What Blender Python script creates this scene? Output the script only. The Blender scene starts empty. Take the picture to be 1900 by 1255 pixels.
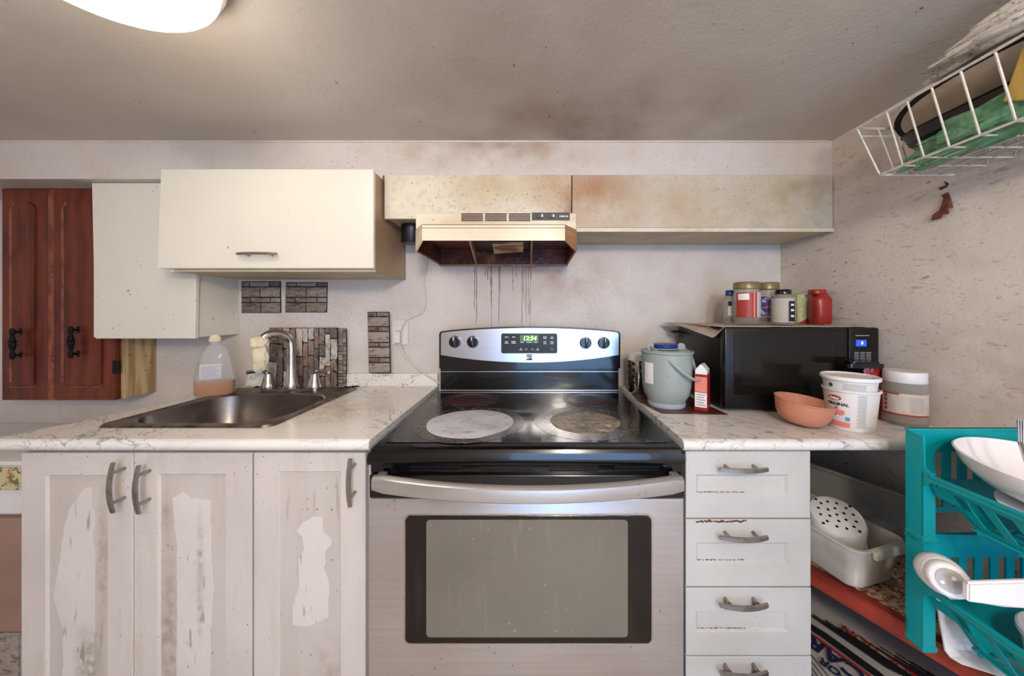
import bpy, bmesh, math, random
from mathutils import Vector, Matrix, noise
random.seed(7)
C = bpy.context.scene.collection
PI = math.pi
F, VX, VY, CZ = 624.0, 988.0, 578.0, 1.24      # focal length in pixels, vanishing point, eye height
# ---------------------------------------------------------------- camera, world, light, exposure
cam = bpy.data.objects.new('camera', bpy.data.cameras.new('camera'))
C.objects.link(cam); bpy.context.scene.camera = cam
cam.location = (0, 0, CZ); cam.rotation_euler = (PI/2, 0, 0)
cam.data.sensor_width = 36; cam.data.lens = F/1900*36
cam.data.shift_x = (950-VX)/1900; cam.data.shift_y = (VY-627.5)/1900
cam.data.clip_start = .01
w = bpy.data.worlds.new('world'); bpy.context.scene.world = w; w.use_nodes = True
w.node_tree.nodes['Background'].inputs[0].default_value = (.55, .72, 1, 1)
w.node_tree.nodes['Background'].inputs[1].default_value = .6
vs = bpy.context.scene.view_settings
vs.view_transform = 'Standard'; vs.look = 'None'; vs.gamma = 1; vs.use_curve_mapping = False
vs.exposure = 0.10
def area(name, loc, rot, sx, sy, power, col):
    l = bpy.data.lights.new(name, 'AREA'); l.shape = 'RECTANGLE'; l.size = sx; l.size_y = sy
    l.energy = power; l.color = col
    o = bpy.data.objects.new(name, l); C.objects.link(o); o.location = loc; o.rotation_euler = rot
    return o
# daylight coming in through the window in the wall behind the camera
area('window_daylight', (.50, -2.13, .98), (-PI/2, 0, PI), 1.45, 1.6, 40, (.32, .58, 1.0))
def point(name, loc, power, r, col):
    l = bpy.data.lights.new(name, 'POINT'); l.energy = power; l.shadow_soft_size = r; l.color = col
    o = bpy.data.objects.new(name, l); C.objects.link(o); o.location = loc
    return o
LAMP_NEAR = 2.6      # power of the ceiling lamps (their bulbs hang just under the glass)
LAMP_REAR = 30
LAMP_FILL = 52  # added third lamp, reaches beneath the right counter
EMIT = 7.0

# ---------------------------------------------------------------- helpers
def P(x, y, Y): return Vector(((x-VX)*Y/F, Y, CZ+(VY-y)*Y/F))
def PX(x, Y): return (x-VX)*Y/F
def PZ(y, Y): return CZ+(VY-y)*Y/F
def WR(Y): return 1.069+.09*(1.45-Y)           # the right wall is not quite square to the back wall

def lin(c):
    return tuple(((v/255)/12.92 if v/255 <= .04045 else ((v/255+.055)/1.055)**2.4) for v in c)
MATS = {}
WORLD = {'laminate_fascia', 'laminate_fascia_grey', 'marble_laminate', 'almond_enamel', 'recessed_panel', 'bare_peeled_board'}      # fixed things whose stains are placed in the room
def mat(name, col, rough=.5, metal=0.0, layers=(), bump=(), spec=.5, trans=0, emit=None, aniso=None, alpha=1, coat=0, rlayers=(), ior=1.45):
    """layers: ('noise',scale,lo,hi,col,fac,stretch) ('speck',scale,size,share,col,fac) ('blob',centre,radii,col,fac) ('wave',scale,dist,lo,hi,col,fac,rot)"""
    if name in MATS: return MATS[name]
    m = bpy.data.materials.new(name); m.use_nodes = True; MATS[name] = m
    nt = m.node_tree; N = nt.nodes; L = nt.links
    b = N['Principled BSDF']
    b.inputs['Roughness'].default_value = rough; b.inputs['Metallic'].default_value = metal
    b.inputs['Specular IOR Level'].default_value = spec; b.inputs['Transmission Weight'].default_value = trans
    b.inputs['Alpha'].default_value = alpha; b.inputs['Coat Weight'].default_value = coat; b.inputs['IOR'].default_value = ior
    tc = N.new('ShaderNodeTexCoord')
    OC = N.new('ShaderNodeNewGeometry').outputs['Position'] if name in WORLD else tc.outputs['Object']
    def coord(stretch=None, rot=None, off=None):
        if not stretch and not rot and not off: return OC
        mp = N.new('ShaderNodeMapping'); L.new(OC, mp.inputs[0])
        if stretch: mp.inputs['Scale'].default_value = stretch
        if rot: mp.inputs['Rotation'].default_value = rot
        if off: mp.inputs['Location'].default_value = off
        return mp.outputs[0]
    def ramp(sock, lo, hi):
        r = N.new('ShaderNodeMapRange'); r.inputs[1].default_value = lo; r.inputs[2].default_value = hi
        L.new(sock, r.inputs[0]); return r.outputs[0]
    def noi(sc, stretch=None, det=4, off=None):
        n = N.new('ShaderNodeTexNoise'); n.inputs['Scale'].default_value = sc; n.inputs['Detail'].default_value = det
        L.new(coord(stretch, off=off), n.inputs['Vector']); return n.outputs[0]
    def mul(a, bb):
        r = N.new('ShaderNodeMath'); r.operation = 'MULTIPLY'
        if isinstance(a, (int, float)): r.inputs[0].default_value = a
        else: L.new(a, r.inputs[0])
        if isinstance(bb, (int, float)): r.inputs[1].default_value = bb
        else: L.new(bb, r.inputs[1])
        return r.outputs[0]
    rgb = N.new('ShaderNodeRGB'); rgb.outputs[0].default_value = (*lin(col), 1); cur = rgb.outputs[0]
    def fac_of(l):
        k = l[0]
        if k == 'noise':
            _, sc, lo, hi, c, f = l[:6]; st = l[6] if len(l) > 6 else None
            return mul(ramp(noi(sc, st, off=(l[7] if len(l) > 7 else None)), lo, hi), f), c
        if k == 'speck':
            _, sc, size, share, c, f = l[:6]
            n = N.new('ShaderNodeTexNoise'); n.inputs['Scale'].default_value = sc*1.3; L.new(OC, n.inputs['Vector'])
            vm = N.new('ShaderNodeVectorMath'); vm.operation = 'MULTIPLY_ADD'
            L.new(n.outputs['Color'], vm.inputs[0]); vm.inputs[1].default_value = (.55/sc,)*3; L.new(coord(l[6] if len(l) > 6 else None), vm.inputs[2])
            v = N.new('ShaderNodeTexVoronoi'); v.inputs['Scale'].default_value = sc; L.new(vm.outputs[0], v.inputs['Vector'])
            sp = N.new('ShaderNodeSeparateColor'); L.new(v.outputs['Color'], sp.inputs[0])
            pick = ramp(sp.outputs[0], 1-share, 1-share+.02)
            sz = N.new('ShaderNodeMath'); sz.operation = 'MULTIPLY'; L.new(sp.outputs[1], sz.inputs[0]); sz.inputs[1].default_value = size
            lt = N.new('ShaderNodeMath'); lt.operation = 'LESS_THAN'; L.new(v.outputs['Distance'], lt.inputs[0]); L.new(sz.outputs[0], lt.inputs[1])
            patch = ramp(noi(3.1, None, 3, (5, 1, 2)), .40, .60)
            return mul(mul(mul(pick, lt.outputs[0]), patch), f), c
        if k == 'blob':
            _, ce, ra, c, f = l[:5]
            mp = N.new('ShaderNodeMapping'); mp.vector_type = 'POINT'
            n = N.new('ShaderNodeTexNoise'); n.inputs['Scale'].default_value = (l[5] if len(l) > 5 else 14); n.inputs['Detail'].default_value = 5
            L.new(OC, n.inputs['Vector'])
            L.new(OC, mp.inputs[0])
            mp.inputs['Scale'].default_value = tuple(1/r for r in ra); mp.inputs['Location'].default_value = tuple(-a/r for a, r in zip(ce, ra))
            ln = N.new('ShaderNodeVectorMath'); ln.operation = 'LENGTH'; L.new(mp.outputs[0], ln.inputs[0])
            g = ramp(ln.outputs['Value'], 1.0, .15)
            g2 = mul(g, ramp(n.outputs[0], .28, .68))
            return mul(g2, f), c
        if k == 'wave':
            _, sc, dist, lo, hi, c, f, rot = l
            v = N.new('ShaderNodeTexWave'); v.inputs['Scale'].default_value = sc; v.inputs['Distortion'].default_value = dist
            v.inputs['Detail'].default_value = 4; v.inputs['Detail Scale'].default_value = 1.5
            L.new(coord(None, rot), v.inputs['Vector'])
            return mul(ramp(v.outputs['Fac'], lo, hi), f), c
        if k == 'vein':
            _, sc, width, c, f, stretch, rot = l
            mp = N.new('ShaderNodeMapping'); L.new(OC, mp.inputs[0]); mp.inputs['Rotation'].default_value = rot
            mp2 = N.new('ShaderNodeMapping'); L.new(mp.outputs[0], mp2.inputs[0]); mp2.inputs['Scale'].default_value = stretch
            n = N.new('ShaderNodeTexNoise'); n.inputs['Scale'].default_value = sc; n.inputs['Detail'].default_value = 6; n.inputs['Distortion'].default_value = .6
            L.new(mp2.outputs[0], n.inputs['Vector'])
            s = N.new('ShaderNodeMath'); s.operation = 'SUBTRACT'; L.new(n.outputs[0], s.inputs[0]); s.inputs[1].default_value = .5
            a = N.new('ShaderNodeMath'); a.operation = 'ABSOLUTE'; L.new(s.outputs[0], a.inputs[0])
            g = ramp(a.outputs[0], width, 0)
            return mul(mul(g, ramp(noi(2.5, None, 2, (3, 7, 1)), .34, .5)), f), c
    for l in layers:
        f, c = fac_of(l)
        mx = N.new('ShaderNodeMix'); mx.data_type = 'RGBA'
        L.new(f, mx.inputs[0]); L.new(cur, mx.inputs[6]); mx.inputs[7].default_value = (*lin(c), 1); cur = mx.outputs[2]
    L.new(cur, b.inputs['Base Color'])
    if rlayers:
        r = None
        for l in rlayers:          # (scale, lo, hi, rough_lo, rough_hi, stretch)
            n = noi(l[0], l[5] if len(l) > 5 else None)
            mr = N.new('ShaderNodeMapRange'); mr.inputs[1].default_value = l[1]; mr.inputs[2].default_value = l[2]
            mr.inputs[3].default_value = l[3]; mr.inputs[4].default_value = l[4]; L.new(n, mr.inputs[0]); r = mr.outputs[0]
        L.new(r, b.inputs['Roughness'])
    prev = None
    for bp in bump:                # (scale, distance, stretch)
        bn = N.new('ShaderNodeBump'); bn.inputs['Distance'].default_value = bp[1]; bn.inputs['Strength'].default_value = 1
        L.new(noi(bp[0], bp[2] if len(bp) > 2 else None, 5), bn.inputs['Height'])
        if prev: L.new(prev, bn.inputs['Normal'])
        prev = bn.outputs[0]
    if prev: L.new(prev, b.inputs['Normal'])
    if emit:
        b.inputs['Emission Color'].default_value = (*lin(emit[0]), 1); b.inputs['Emission Strength'].default_value = emit[1]
    return m

def root_of(o):
    while o.parent: o = o.parent
    return o
def obj(name, bm, m, parent=None, local=False, smooth=False):
    """links a bmesh as one object; vertices are given in world space unless local (then in the thing's own space)"""
    if not local and parent is not None:
        bmesh.ops.transform(bm, matrix=root_of(parent)['_m'] and Matrix.Translation(-Vector(root_of(parent).location)), verts=bm.verts)
    bmesh.ops.recalc_face_normals(bm, faces=bm.faces)
    me = bpy.data.meshes.new(name); bm.to_mesh(me); bm.free()
    for p in me.polygons: p.use_smooth = smooth
    if smooth:
        try: me.set_sharp_from_angle(angle=math.radians(40))
        except Exception: pass
    ms = m if isinstance(m, (list, tuple)) else [m]
    for x in ms: me.materials.append(x)
    o = bpy.data.objects.new(name, me); C.objects.link(o)
    if parent is not None: o.parent = parent
    return o
def thing(name, label, cat, loc=(0, 0, 0), rot=(0, 0, 0), group=None):
    o = bpy.data.objects.new(name, None); C.objects.link(o); o.empty_display_size = .05
    o.location = loc; o.rotation_euler = rot; o['label'] = label; o['category'] = cat; o['_m'] = 1
    if group: o['group'] = group
    return o
def tag(o, label, cat, group=None):
    o['label'] = label; o['category'] = cat
    if group: o['group'] = group
    return o
def struct(name, bm, m, parent=None, smooth=False):
    o = obj(name, bm, m, parent, smooth=smooth)
    if parent is None: o['kind'] = 'structure'; o['_m'] = 1
    return o
def B(): return bmesh.new()
def box(bm, x0, x1, y0, y1, z0, z1, bev=0, seg=2, M=None, mi=0):
    r = bmesh.ops.create_cube(bm, size=1)
    vs_ = r['verts']
    bmesh.ops.scale(bm, vec=(x1-x0, y1-y0, z1-z0), verts=vs_)
    bmesh.ops.translate(bm, vec=((x0+x1)/2, (y0+y1)/2, (z0+z1)/2), verts=vs_)
    if bev:
        es = list({e for v in vs_ for e in v.link_edges})
        q = bmesh.ops.bevel(bm, geom=es, offset=bev, segments=seg, profile=.5, affect='EDGES')
        vs_ = list({v for f in q['faces'] for v in f.verts} | {v for v in vs_ if v.is_valid})
    if M is not None: bmesh.ops.transform(bm, matrix=M, verts=[v for v in vs_ if v.is_valid])
    if mi:
        for f in {f for v in vs_ if v.is_valid for f in v.link_faces}: f.material_index = mi
    return bm
def bx(*a, **k): return box(B(), *a, **k)
def prism(bm, pts, d, mi=0):
    """closed polygon pts (3D) extruded by vector d"""
    d = Vector(d); a = [bm.verts.new(Vector(p)) for p in pts]; b = [bm.verts.new(Vector(p)+d) for p in pts]
    n = len(pts); fs = [bm.faces.new(a), bm.faces.new(b[::-1])]
    for i in range(n): fs.append(bm.faces.new((a[i], b[i], b[(i+1) % n], a[(i+1) % n])))
    for f in fs: f.material_index = mi
    return bm
def rrect(x0, x1, z0, z1, r, n=5):
    out = []
    for cx, cz, a0 in ((x1-r, z1-r, 0), (x0+r, z1-r, PI/2), (x0+r, z0+r, PI), (x1-r, z0+r, 1.5*PI)):
        for i in range(n+1):
            a = a0+PI/2*i/n; out.append((cx+r*math.cos(a), cz+r*math.sin(a)))
    return out
def tube(bm, pts, r, n=8, closed=False, flat=None):
    pts = [Vector(p) for p in pts]; rings = []; N = len(pts); up = None
    rr = r if isinstance(r, (list, tuple)) else [r]*N
    for i, p in enumerate(pts):
        if closed: t = pts[(i+1) % N]-pts[i-1]
        else: t = pts[min(i+1, N-1)]-pts[max(i-1, 0)]
        t.normalize()
        if up is None: up = Vector((0, 0, 1)) if abs(t.z) < .9 else Vector((1, 0, 0))
        u = up-t*up.dot(t)
        if u.length < 1e-6: u = t.orthogonal()
        u.normalize(); v = t.cross(u); up = u
        ring = []
        for k in range(n):
            a = 2*PI*k/n
            if flat: q = u*math.cos(a)*flat[0]+v*math.sin(a)*flat[1]
            else: q = (u*math.cos(a)+v*math.sin(a))*rr[i]
            ring.append(bm.verts.new(p+q))
        rings.append(ring)
    for i in range(N if closed else N-1):
        A, D = rings[i], rings[(i+1) % N]
        for k in range(n): bm.faces.new((A[k], A[(k+1) % n], D[(k+1) % n], D[k]))
    if not closed: bm.faces.new(rings[0][::-1]); bm.faces.new(rings[-1])
    return bm
def lathe(bm, prof, c=(0, 0, 0), n=28, a0=0, a1=2*PI, sx=1, sy=1, mi=0):
    c = Vector(c); full = abs(a1-a0-2*PI) < 1e-5; rings = []
    m_ = n if full else n+1
    for r, z in prof:
        if r < 1e-6: rings.append([bm.verts.new(c+Vector((0, 0, z)))]); continue
        rings.append([bm.verts.new(c+Vector((r*sx*math.cos(a0+(a1-a0)*k/n), r*sy*math.sin(a0+(a1-a0)*k/n), z))) for k in range(m_)])
    for A, D in zip(rings, rings[1:]):
        for k in range(n):
            k2 = (k+1) % m_ if full else k+1
            try:
                if len(A) == 1 and len(D) == 1: continue
                if len(A) == 1: f = bm.faces.new((A[0], D[k2], D[k]))
                elif len(D) == 1: f = bm.faces.new((A[k], A[k2], D[0]))
                else: f = bm.faces.new((A[k], A[k2], D[k2], D[k]))
                f.material_index = mi
            except ValueError: pass
    return bm
def tf(bm, M): bmesh.ops.transform(bm, matrix=M, verts=bm.verts); return bm
def RX(a): return Matrix.Rotation(a, 4, 'X')
def RY(a): return Matrix.Rotation(a, 4, 'Y')
def RZ(a): return Matrix.Rotation(a, 4, 'Z')
def T(*v): return Matrix.Translation(Vector(v) if len(v) == 3 else v[0])
def lump(c, s, seed, amp=.2, fr=2.0, sub=3, fold=0):
    bm = B(); bmesh.ops.create_icosphere(bm, subdivisions=sub, radius=1)
    for v in bm.verts:
        p = v.co.copy(); q = p*fr+Vector((seed, seed*.7, -seed))
        d = 1+amp*noise.noise(q)+amp*.5*noise.noise(q*2.3)
        if fold: d += fold*abs(noise.noise(Vector((q.x*3, q.y*.8, q.z*3))))
        v.co = Vector((p.x*s[0]*d, p.y*s[1]*d, p.z*s[2]*d))+Vector(c)
    return bm
def sheet(fn, nu, nv, th=.001):
    """surface fn(u,v) on a grid with thickness"""
    bm = B(); g = [[bm.verts.new(Vector(fn(i/nu, j/nv))) for j in range(nv+1)] for i in range(nu+1)]
    fs = [bm.faces.new((g[i][j], g[i+1][j], g[i+1][j+1], g[i][j+1])) for i in range(nu) for j in range(nv)]
    bmesh.ops.recalc_face_normals(bm, faces=bm.faces)
    r = bmesh.ops.solidify(bm, geom=bm.faces[:], thickness=th)
    return bm
def text_bm(s, size, bold=0, ex=.0004, align='CENTER'):
    cu = bpy.data.curves.new('t', 'FONT'); cu.body = s; cu.size = size; cu.extrude = ex; cu.align_x = align; cu.align_y = 'CENTER'
    cu.offset = bold; cu.resolution_u = 3
    o = bpy.data.objects.new('t', cu); C.objects.link(o)
    bpy.context.view_layer.update()
    me = bpy.data.meshes.new_from_object(o); bm = B(); bm.from_mesh(me)
    bpy.data.objects.remove(o); bpy.data.curves.remove(cu); bpy.data.meshes.remove(me)
    return bm
def wrap(bm, R, a_c, zc):
    """bends a flat text mesh (x along, y up, z out) round an upright cylinder of radius R; a_c = angle of the text's middle"""
    for v in bm.verts:
        x, y, z = v.co
        r = R+z; a = a_c+x/R
        v.co = Vector((r*math.cos(a), r*math.sin(a), zc+y))
    return bm
def join(bm, other, mi=0):
    me = bpy.data.meshes.new('j'); other.to_mesh(me); other.free()
    n0 = len(bm.faces); bm.from_mesh(me); bpy.data.meshes.remove(me)
    bm.faces.ensure_lookup_table()
    for f in bm.faces[n0:]: f.material_index = mi
    return bm
def bow_pull(L_, bow=.014, wdt=.012, th=.006, off=.024, n=14):
    """pull handle along local X, standing out towards local -Y"""
    bm = B(); ring = []
    for i in range(n+1):
        t = i/n; x = (t-.5)*L_; y = -off-bow*(1-(2*t-1)**2)
        ww = wdt*(.8+.2*(1-(2*t-1)**2))
        ring.append([bm.verts.new((x, y-th/2, -ww/2)), bm.verts.new((x, y-th/2, ww/2)), bm.verts.new((x, y+th/2, ww/2)), bm.verts.new((x, y+th/2, -ww/2))])
    for A, D in zip(ring, ring[1:]):
        for k in range(4): bm.faces.new((A[k], A[(k+1) % 4], D[(k+1) % 4], D[k]))
    bm.faces.new(ring[0][::-1]); bm.faces.new(ring[-1])
    for s in (-.3, .3):
        y = -off-bow*(1-(2*(s+.5)-1)**2)
        tube(bm, [(s*L_, 0, 0), (s*L_, y, 0)], .0042, 8)
    return bm

# ---------------------------------------------------------------- materials
SPK = (58, 40, 30)
GR = (128, 92, 58)
wall_layers = [('noise', 2.2, .35, .7, (188, 176, 168), .7), ('noise', 9, .5, .75, (196, 182, 166), .6),
               ('noise', 60, .55, .8, (184, 168, 154), .3), ('speck', 60, .15, .25, SPK, .75), ('speck', 130, .26, .35, (100, 76, 60), .7), ('speck', 230, .3, .4, (120, 96, 80), .5)]
M_wall = mat('painted_wall', (216, 206, 197), .55, layers=wall_layers+[
    ('blob', (.12, 1.45, 1.40), (.30, .3, .16), (176, 140, 122), .75), ('blob', (-.1, 1.45, 1.44), (.25, .3, .05), (120, 66, 46), .8),
    ('blob', (1.07, 1.45, 1.2), (.5, .5, .30), (184, 172, 156), .6)], bump=[(14, .0012), (140, .0004)])
M_wallR = mat('painted_wall_right', (218, 208, 198), .5, layers=wall_layers+[
    ('speck', 50, .2, .3, (84, 60, 46), .8, (1, .5, 1)), ('noise', 60, .64, .68, (150, 124, 108), .4, (1, .6, 1.4)),
    ('noise', 90, .64, .68, (140, 116, 98), .4, (1, 1, 1.5)), ('noise', 26, .66, .68, (172, 150, 136), .6, (1, .5, 1.6)), ('blob', (1.12, .7, 1.05), (.4, .35, .2), (170, 148, 126), .8)], bump=[(14, .002), (120, .0005)])
M_ceil = mat('painted_ceiling', (196, 187, 177), .6, layers=[('noise', 1.6, .4, .7, (182, 171, 159), .7),
    ('blob', (.2, 1.15, 1.86), (.9, .35, .6), (128, 104, 88), .75, 5), ('blob', (-.1, .8, 1.86), (.5, .35, .6), (146, 128, 112), .5, 4),
    ('speck', 28, .10, .22, SPK, .8, (1, .6, 1)), ('speck', 80, .22, .12, (70, 52, 42), .8)], bump=[(12, .002), (90, .0006)])
M_sof = mat('painted_soffit', (208, 199, 190), .5, layers=wall_layers+[
    ('blob', (-.12, 1.22, 1.85), (.26, .3, .06), (128, 82, 44), 1.0, 9), ('blob', (-.12, 1.22, 1.82), (.6, .3, .09), (166, 138, 108), .8),
    ('speck', 90, .26, .40, (60, 42, 32), .8)], bump=[(40, .001)])
M_fas = mat('laminate_fascia', (216, 206, 184), .38, layers=[('noise', 5, .4, .7, (200, 186, 160), .7), ('noise', 40, .5, .75, (170, 150, 124), .4),
    ('blob', (.14, 1.22, 1.66), (.20, .3, .2), (160, 110, 66), 1, 8), ('blob', (-.1, 1.22, 1.70), (.5, .3, .1), (186, 156, 110), .8, 6),
    ('blob', (.13, 1.22, 1.6), (.05, .3, .12), (136, 72, 36), .9, 20), ('blob', (1.0, 1.22, 1.64), (.25, .3, .2), (170, 152, 118), .8),
    ('speck', 90, .2, .42, (66, 44, 30), .85), ('speck', 190, .3, .4, (110, 80, 54), .8)], bump=[(60, .0008)])
M_fasR = mat('laminate_fascia_grey', (200, 190, 174), .4, layers=[('noise', 5, .4, .7, (186, 172, 152), .7), ('noise', 40, .5, .75, (160, 142, 118), .4),
    ('blob', (.20, 1.22, 1.66), (.26, .3, .24), (160, 108, 66), 1, 7), ('blob', (.5, 1.22, 1.62), (.5, .3, .18), (178, 150, 112), .8, 6), ('blob', (.95, 1.22, 1.64), (.3, .3, .2), (166, 148, 116), .8),
    ('speck', 80, .2, .45, (62, 44, 32), .85), ('speck', 170, .3, .45, (104, 78, 56), .8)], bump=[(60, .0008)])
M_cabw = mat('white_melamine', (224, 217, 200), .32, layers=[('noise', 3, .4, .7, (214, 208, 194), .7), ('speck', 24, .13, .16, (120, 104, 90), .7),
    ('speck', 80, .25, .06, (90, 70, 56), .8)], bump=[(60, .0003)])
M_cabside = mat('greasy_melamine', (178, 152, 122), .45, layers=[('noise', 6, .35, .7, (150, 120, 92), .8), ('speck', 70, .3, .5, (74, 50, 34), .8)], bump=[(60, .0006)])
M_under = mat('dirty_underside', (196, 182, 154), .5, layers=[('noise', 7, .4, .7, (172, 156, 126), .8), ('speck', 60, .3, .4, (84, 60, 44), .8)])
M_edge = mat('dark_edge', (70, 52, 42), .6)
M_vinyl = mat('thermofoil_door', (206, 196, 187), .34, layers=[('noise', 3, .4, .65, (192, 182, 176), .8), ('noise', 12, .5, .8, (182, 172, 156), .6, (2, 2, .35)),
    ('speck', 60, .14, .25, SPK, .85), ('speck', 150, .3, .25, (96, 70, 56), .8)], bump=[(50, .0005)])
M_panel = mat('recessed_panel', (196, 186, 178), .42, layers=[('blob', (-.918, .845, .42), (.030, .1, .30), (104, 82, 62), .95, 40), ('blob', (-.925, .845, .73), (.022, .1, .07), (120, 96, 74), .9, 40), ('blob', (-1.115, .845, .35), (.045, .1, .13), (112, 96, 76), .95, 50),
    ('blob', (-1.083, .845, .60), (.018, .1, .25), (140, 122, 100), .8, 40), ('blob', (-.835, .845, .58), (.012, .1, .20), (130, 112, 92), .8, 60), ('blob', (-.50, .845, .33), (.08, .1, .12), (150, 128, 106), .7, 30), ('noise', 8, .4, .7, (184, 174, 162), .7, (2, 2, .3)), ('noise', 25, .62, .76, (146, 130, 112), .6, (2, 2, .25)),
    ('speck', 80, .2, .35, SPK, .85)], bump=[(40, .0006)])
M_peel = mat('bare_peeled_board', (212, 203, 195), .42, layers=[('blob', (-.918, .845, .42), (.030, .1, .30), (104, 82, 62), .95, 40), ('blob', (-.925, .845, .73), (.022, .1, .07), (120, 96, 74), .9, 40), ('blob', (-1.115, .845, .35), (.045, .1, .13), (112, 96, 76), .95, 50),
    ('blob', (-1.083, .845, .60), (.018, .1, .25), (140, 122, 100), .8, 40), ('blob', (-.835, .845, .58), (.012, .1, .20), (130, 112, 92), .8, 60), ('blob', (-.50, .845, .33), (.08, .1, .12), (150, 128, 106), .7, 30), ('noise', 6, .45, .7, (200, 192, 186), .7), ('noise', 60, .64, .70, (130, 114, 98), .6, (1, 1, .2)),
    ('speck', 110, .22, .3, SPK, .85, (1, 1, .5))], bump=[(50, .0006)])
M_drawer = mat('thermofoil_drawer', (196, 192, 186), .4, layers=[('noise', 5, .4, .7, (180, 174, 166), .8), ('speck', 70, .16, .3, SPK, .85),
    ('speck', 170, .3, .4, (110, 84, 68), .7)], bump=[(50, .0006)])
M_grimeshade = mat('brown_grime_shade', (96, 58, 38), .8, layers=[('noise', 60, .4, .6, (52, 30, 20), 1)], bump=[(120, .002)])
M_drip = mat('grease_run', (138, 96, 74), .3, layers=[('noise', 30, .4, .6, (108, 66, 46), .9, (1, 1, .3))])
M_marble = mat('marble_laminate', (226, 221, 215), .22, layers=[('noise', 4, .4, .7, (210, 202, 194), .6),
    ('vein', 3.2, .014, (128, 130, 144), .85, (1, 3.6, 3.6), (0, .3, .65)), ('vein', 7, .012, (160, 142, 130), .7, (1, 3, 3), (0, .5, .9)),
    ('blob', (-.62, 1.1, .92), (.2, .2, .2), (190, 160, 124), .6, 20), ('speck', 50, .16, .16, (90, 60, 44), .8)], bump=[(30, .0002)])
M_steel = mat('brushed_steel', (200, 195, 192), .36, .72, layers=[('noise', 3, .4, .7, (178, 168, 166), .6), ('noise', 90, .4, .7, (160, 152, 148), .25, (.03, 1, 1)),
    ('speck', 70, .25, .15, (110, 96, 90), .6)], bump=[(300, .00008, (.02, 1, 1))], rlayers=[(5, .35, .65, .30, .42)])
M_steelp = mat('control_panel_steel', (206, 206, 210), .26, 1.0, layers=[('noise', 160, .4, .7, (176, 176, 180), .25, (.03, 1, 1)), ('speck', 70, .2, .1, (100, 90, 84), .6)],
    bump=[(300, .00006, (.02, 1, 1))])
M_sink = mat('sink_steel', (150, 142, 138), .30, 1.0, layers=[('noise', 12, .4, .7, (110, 100, 94), .7)], bump=[(60, .0001)])
M_sinkrim = mat('dirty_sink_rim', (134, 122, 112), .4, .9, layers=[('noise', 18, .45, .62, (84, 66, 52), .9), ('speck', 90, .4, .5, (50, 34, 24), .9)])
M_chrome = mat('chrome', (206, 204, 202), .12, 1.0, layers=[('noise', 20, .5, .7, (150, 144, 138), .6)], rlayers=[(20, .4, .6, .08, .3)])
M_nickel = mat('brushed_nickel', (156, 150, 144), .36, .85, layers=[('noise', 50, .5, .7, (110, 98, 88), .6)])
M_black = mat('black_enamel', (10, 10, 12), .16, layers=[('noise', 30, .6, .8, (40, 38, 38), .5)], coat=.3)
M_blackm = mat('black_plastic', (16, 16, 17), .4)
M_glass = mat('black_ceramic_glass', (11, 11, 12), .11, layers=[('noise', 9, .5, .8, (36, 34, 32), .6), ('speck', 120, .3, .25, (120, 110, 104), .5)], rlayers=[(10, .35, .65, .06, .22)])
M_oven = mat('oven_window_grey', (116, 110, 99), .14, layers=[('noise', 3, .4, .7, (102, 96, 87), .8), ('noise', 14, .6, .8, (134, 134, 120), .5, (3, 1, .35)), ('speck', 80, .3, .08, (170, 168, 156), .5)], rlayers=[(6, .35, .65, .12, .24)])  # pale grey glass colour with lighter upright streaks
M_ovenb = mat('oven_window_border', (22, 17, 16), .12, layers=[('noise', 8, .55, .75, (54, 48, 46), .6, (2, 1, .3))])
M_cherry = mat('cherry_oak', (106, 42, 24), .34, layers=[('wave', 5, 5, .2, .9, (74, 24, 14), .8, (0, 0, 0)), ('noise', 40, .45, .7, (62, 20, 12), .7, (2, 2, .08)),
    ('noise', 4, .45, .7, (130, 58, 32), .5)], bump=[(120, .0006, (1, 1, .06))])
M_cherryh = mat('highlit_cherry_moulding', (134, 76, 56), .42, layers=[('noise', 60, .4, .65, (90, 34, 22), .8, (1, 1, .3)), ('speck', 90, .35, .4, (176, 130, 112), .7)])  # lighter colour paints the highlight on the groove beads and centre strip
M_oakside = mat('raw_oak_side', (192, 168, 122), .55, layers=[('noise', 45, .42, .62, (146, 112, 72), .9, (1, 1, .07)), ('speck', 70, .32, .6, (60, 40, 26), .85)], bump=[(80, .0008, (1, 1, .1))])
M_iron = mat('black_iron', (30, 24, 24), .5, .6)
M_hood = mat('almond_enamel', (222, 208, 180), .34, layers=[('noise', 7, .45, .7, (206, 184, 146), .7), ('blob', (.13, 1.14, 1.54), (.06, .2, .1), (160, 112, 72), .8, 20),
    ('speck', 90, .3, .25, (150, 92, 50), .8)], bump=[(80, .0003)])
M_hoods = mat('mottled_tan_enamel', (178, 134, 92), .42, layers=[('noise', 12, .4, .7, (136, 88, 54), .8), ('speck', 80, .3, .4, (80, 44, 26), .8)])
M_grease = mat('burnt_grease', (104, 46, 26), .35, layers=[('noise', 7, .4, .65, (60, 24, 14), .9), ('noise', 20, .55, .7, (150, 100, 66), .5)], bump=[(50, .002)])
M_filter = mat('grease_filter', (72, 46, 36), .5, .2, layers=[('noise', 160, .45, .6, (38, 22, 16), .8)], bump=[(400, .002)])
M_slot = mat('grille_slot', (70, 30, 22), .7)
M_paperl = mat('stained_paper', (196, 166, 124), .7, layers=[('noise', 30, .45, .62, (120, 60, 34), .9, (.5, 1, 1))])
M_stoneA = [mat('foam_brick_%s' % n, c, .7, layers=[('noise', 60, .50, .66, d, .8, (.6, 1, 1.4)), ('noise', 160, .55, .7, (196, 182, 170), .35)], bump=[(80, .003)])
            for n, c, d in (('brown', (138, 120, 106), (84, 68, 58)), ('grey', (152, 138, 126), (92, 78, 68)), ('dark', (118, 100, 88), (70, 54, 46)))]
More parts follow.
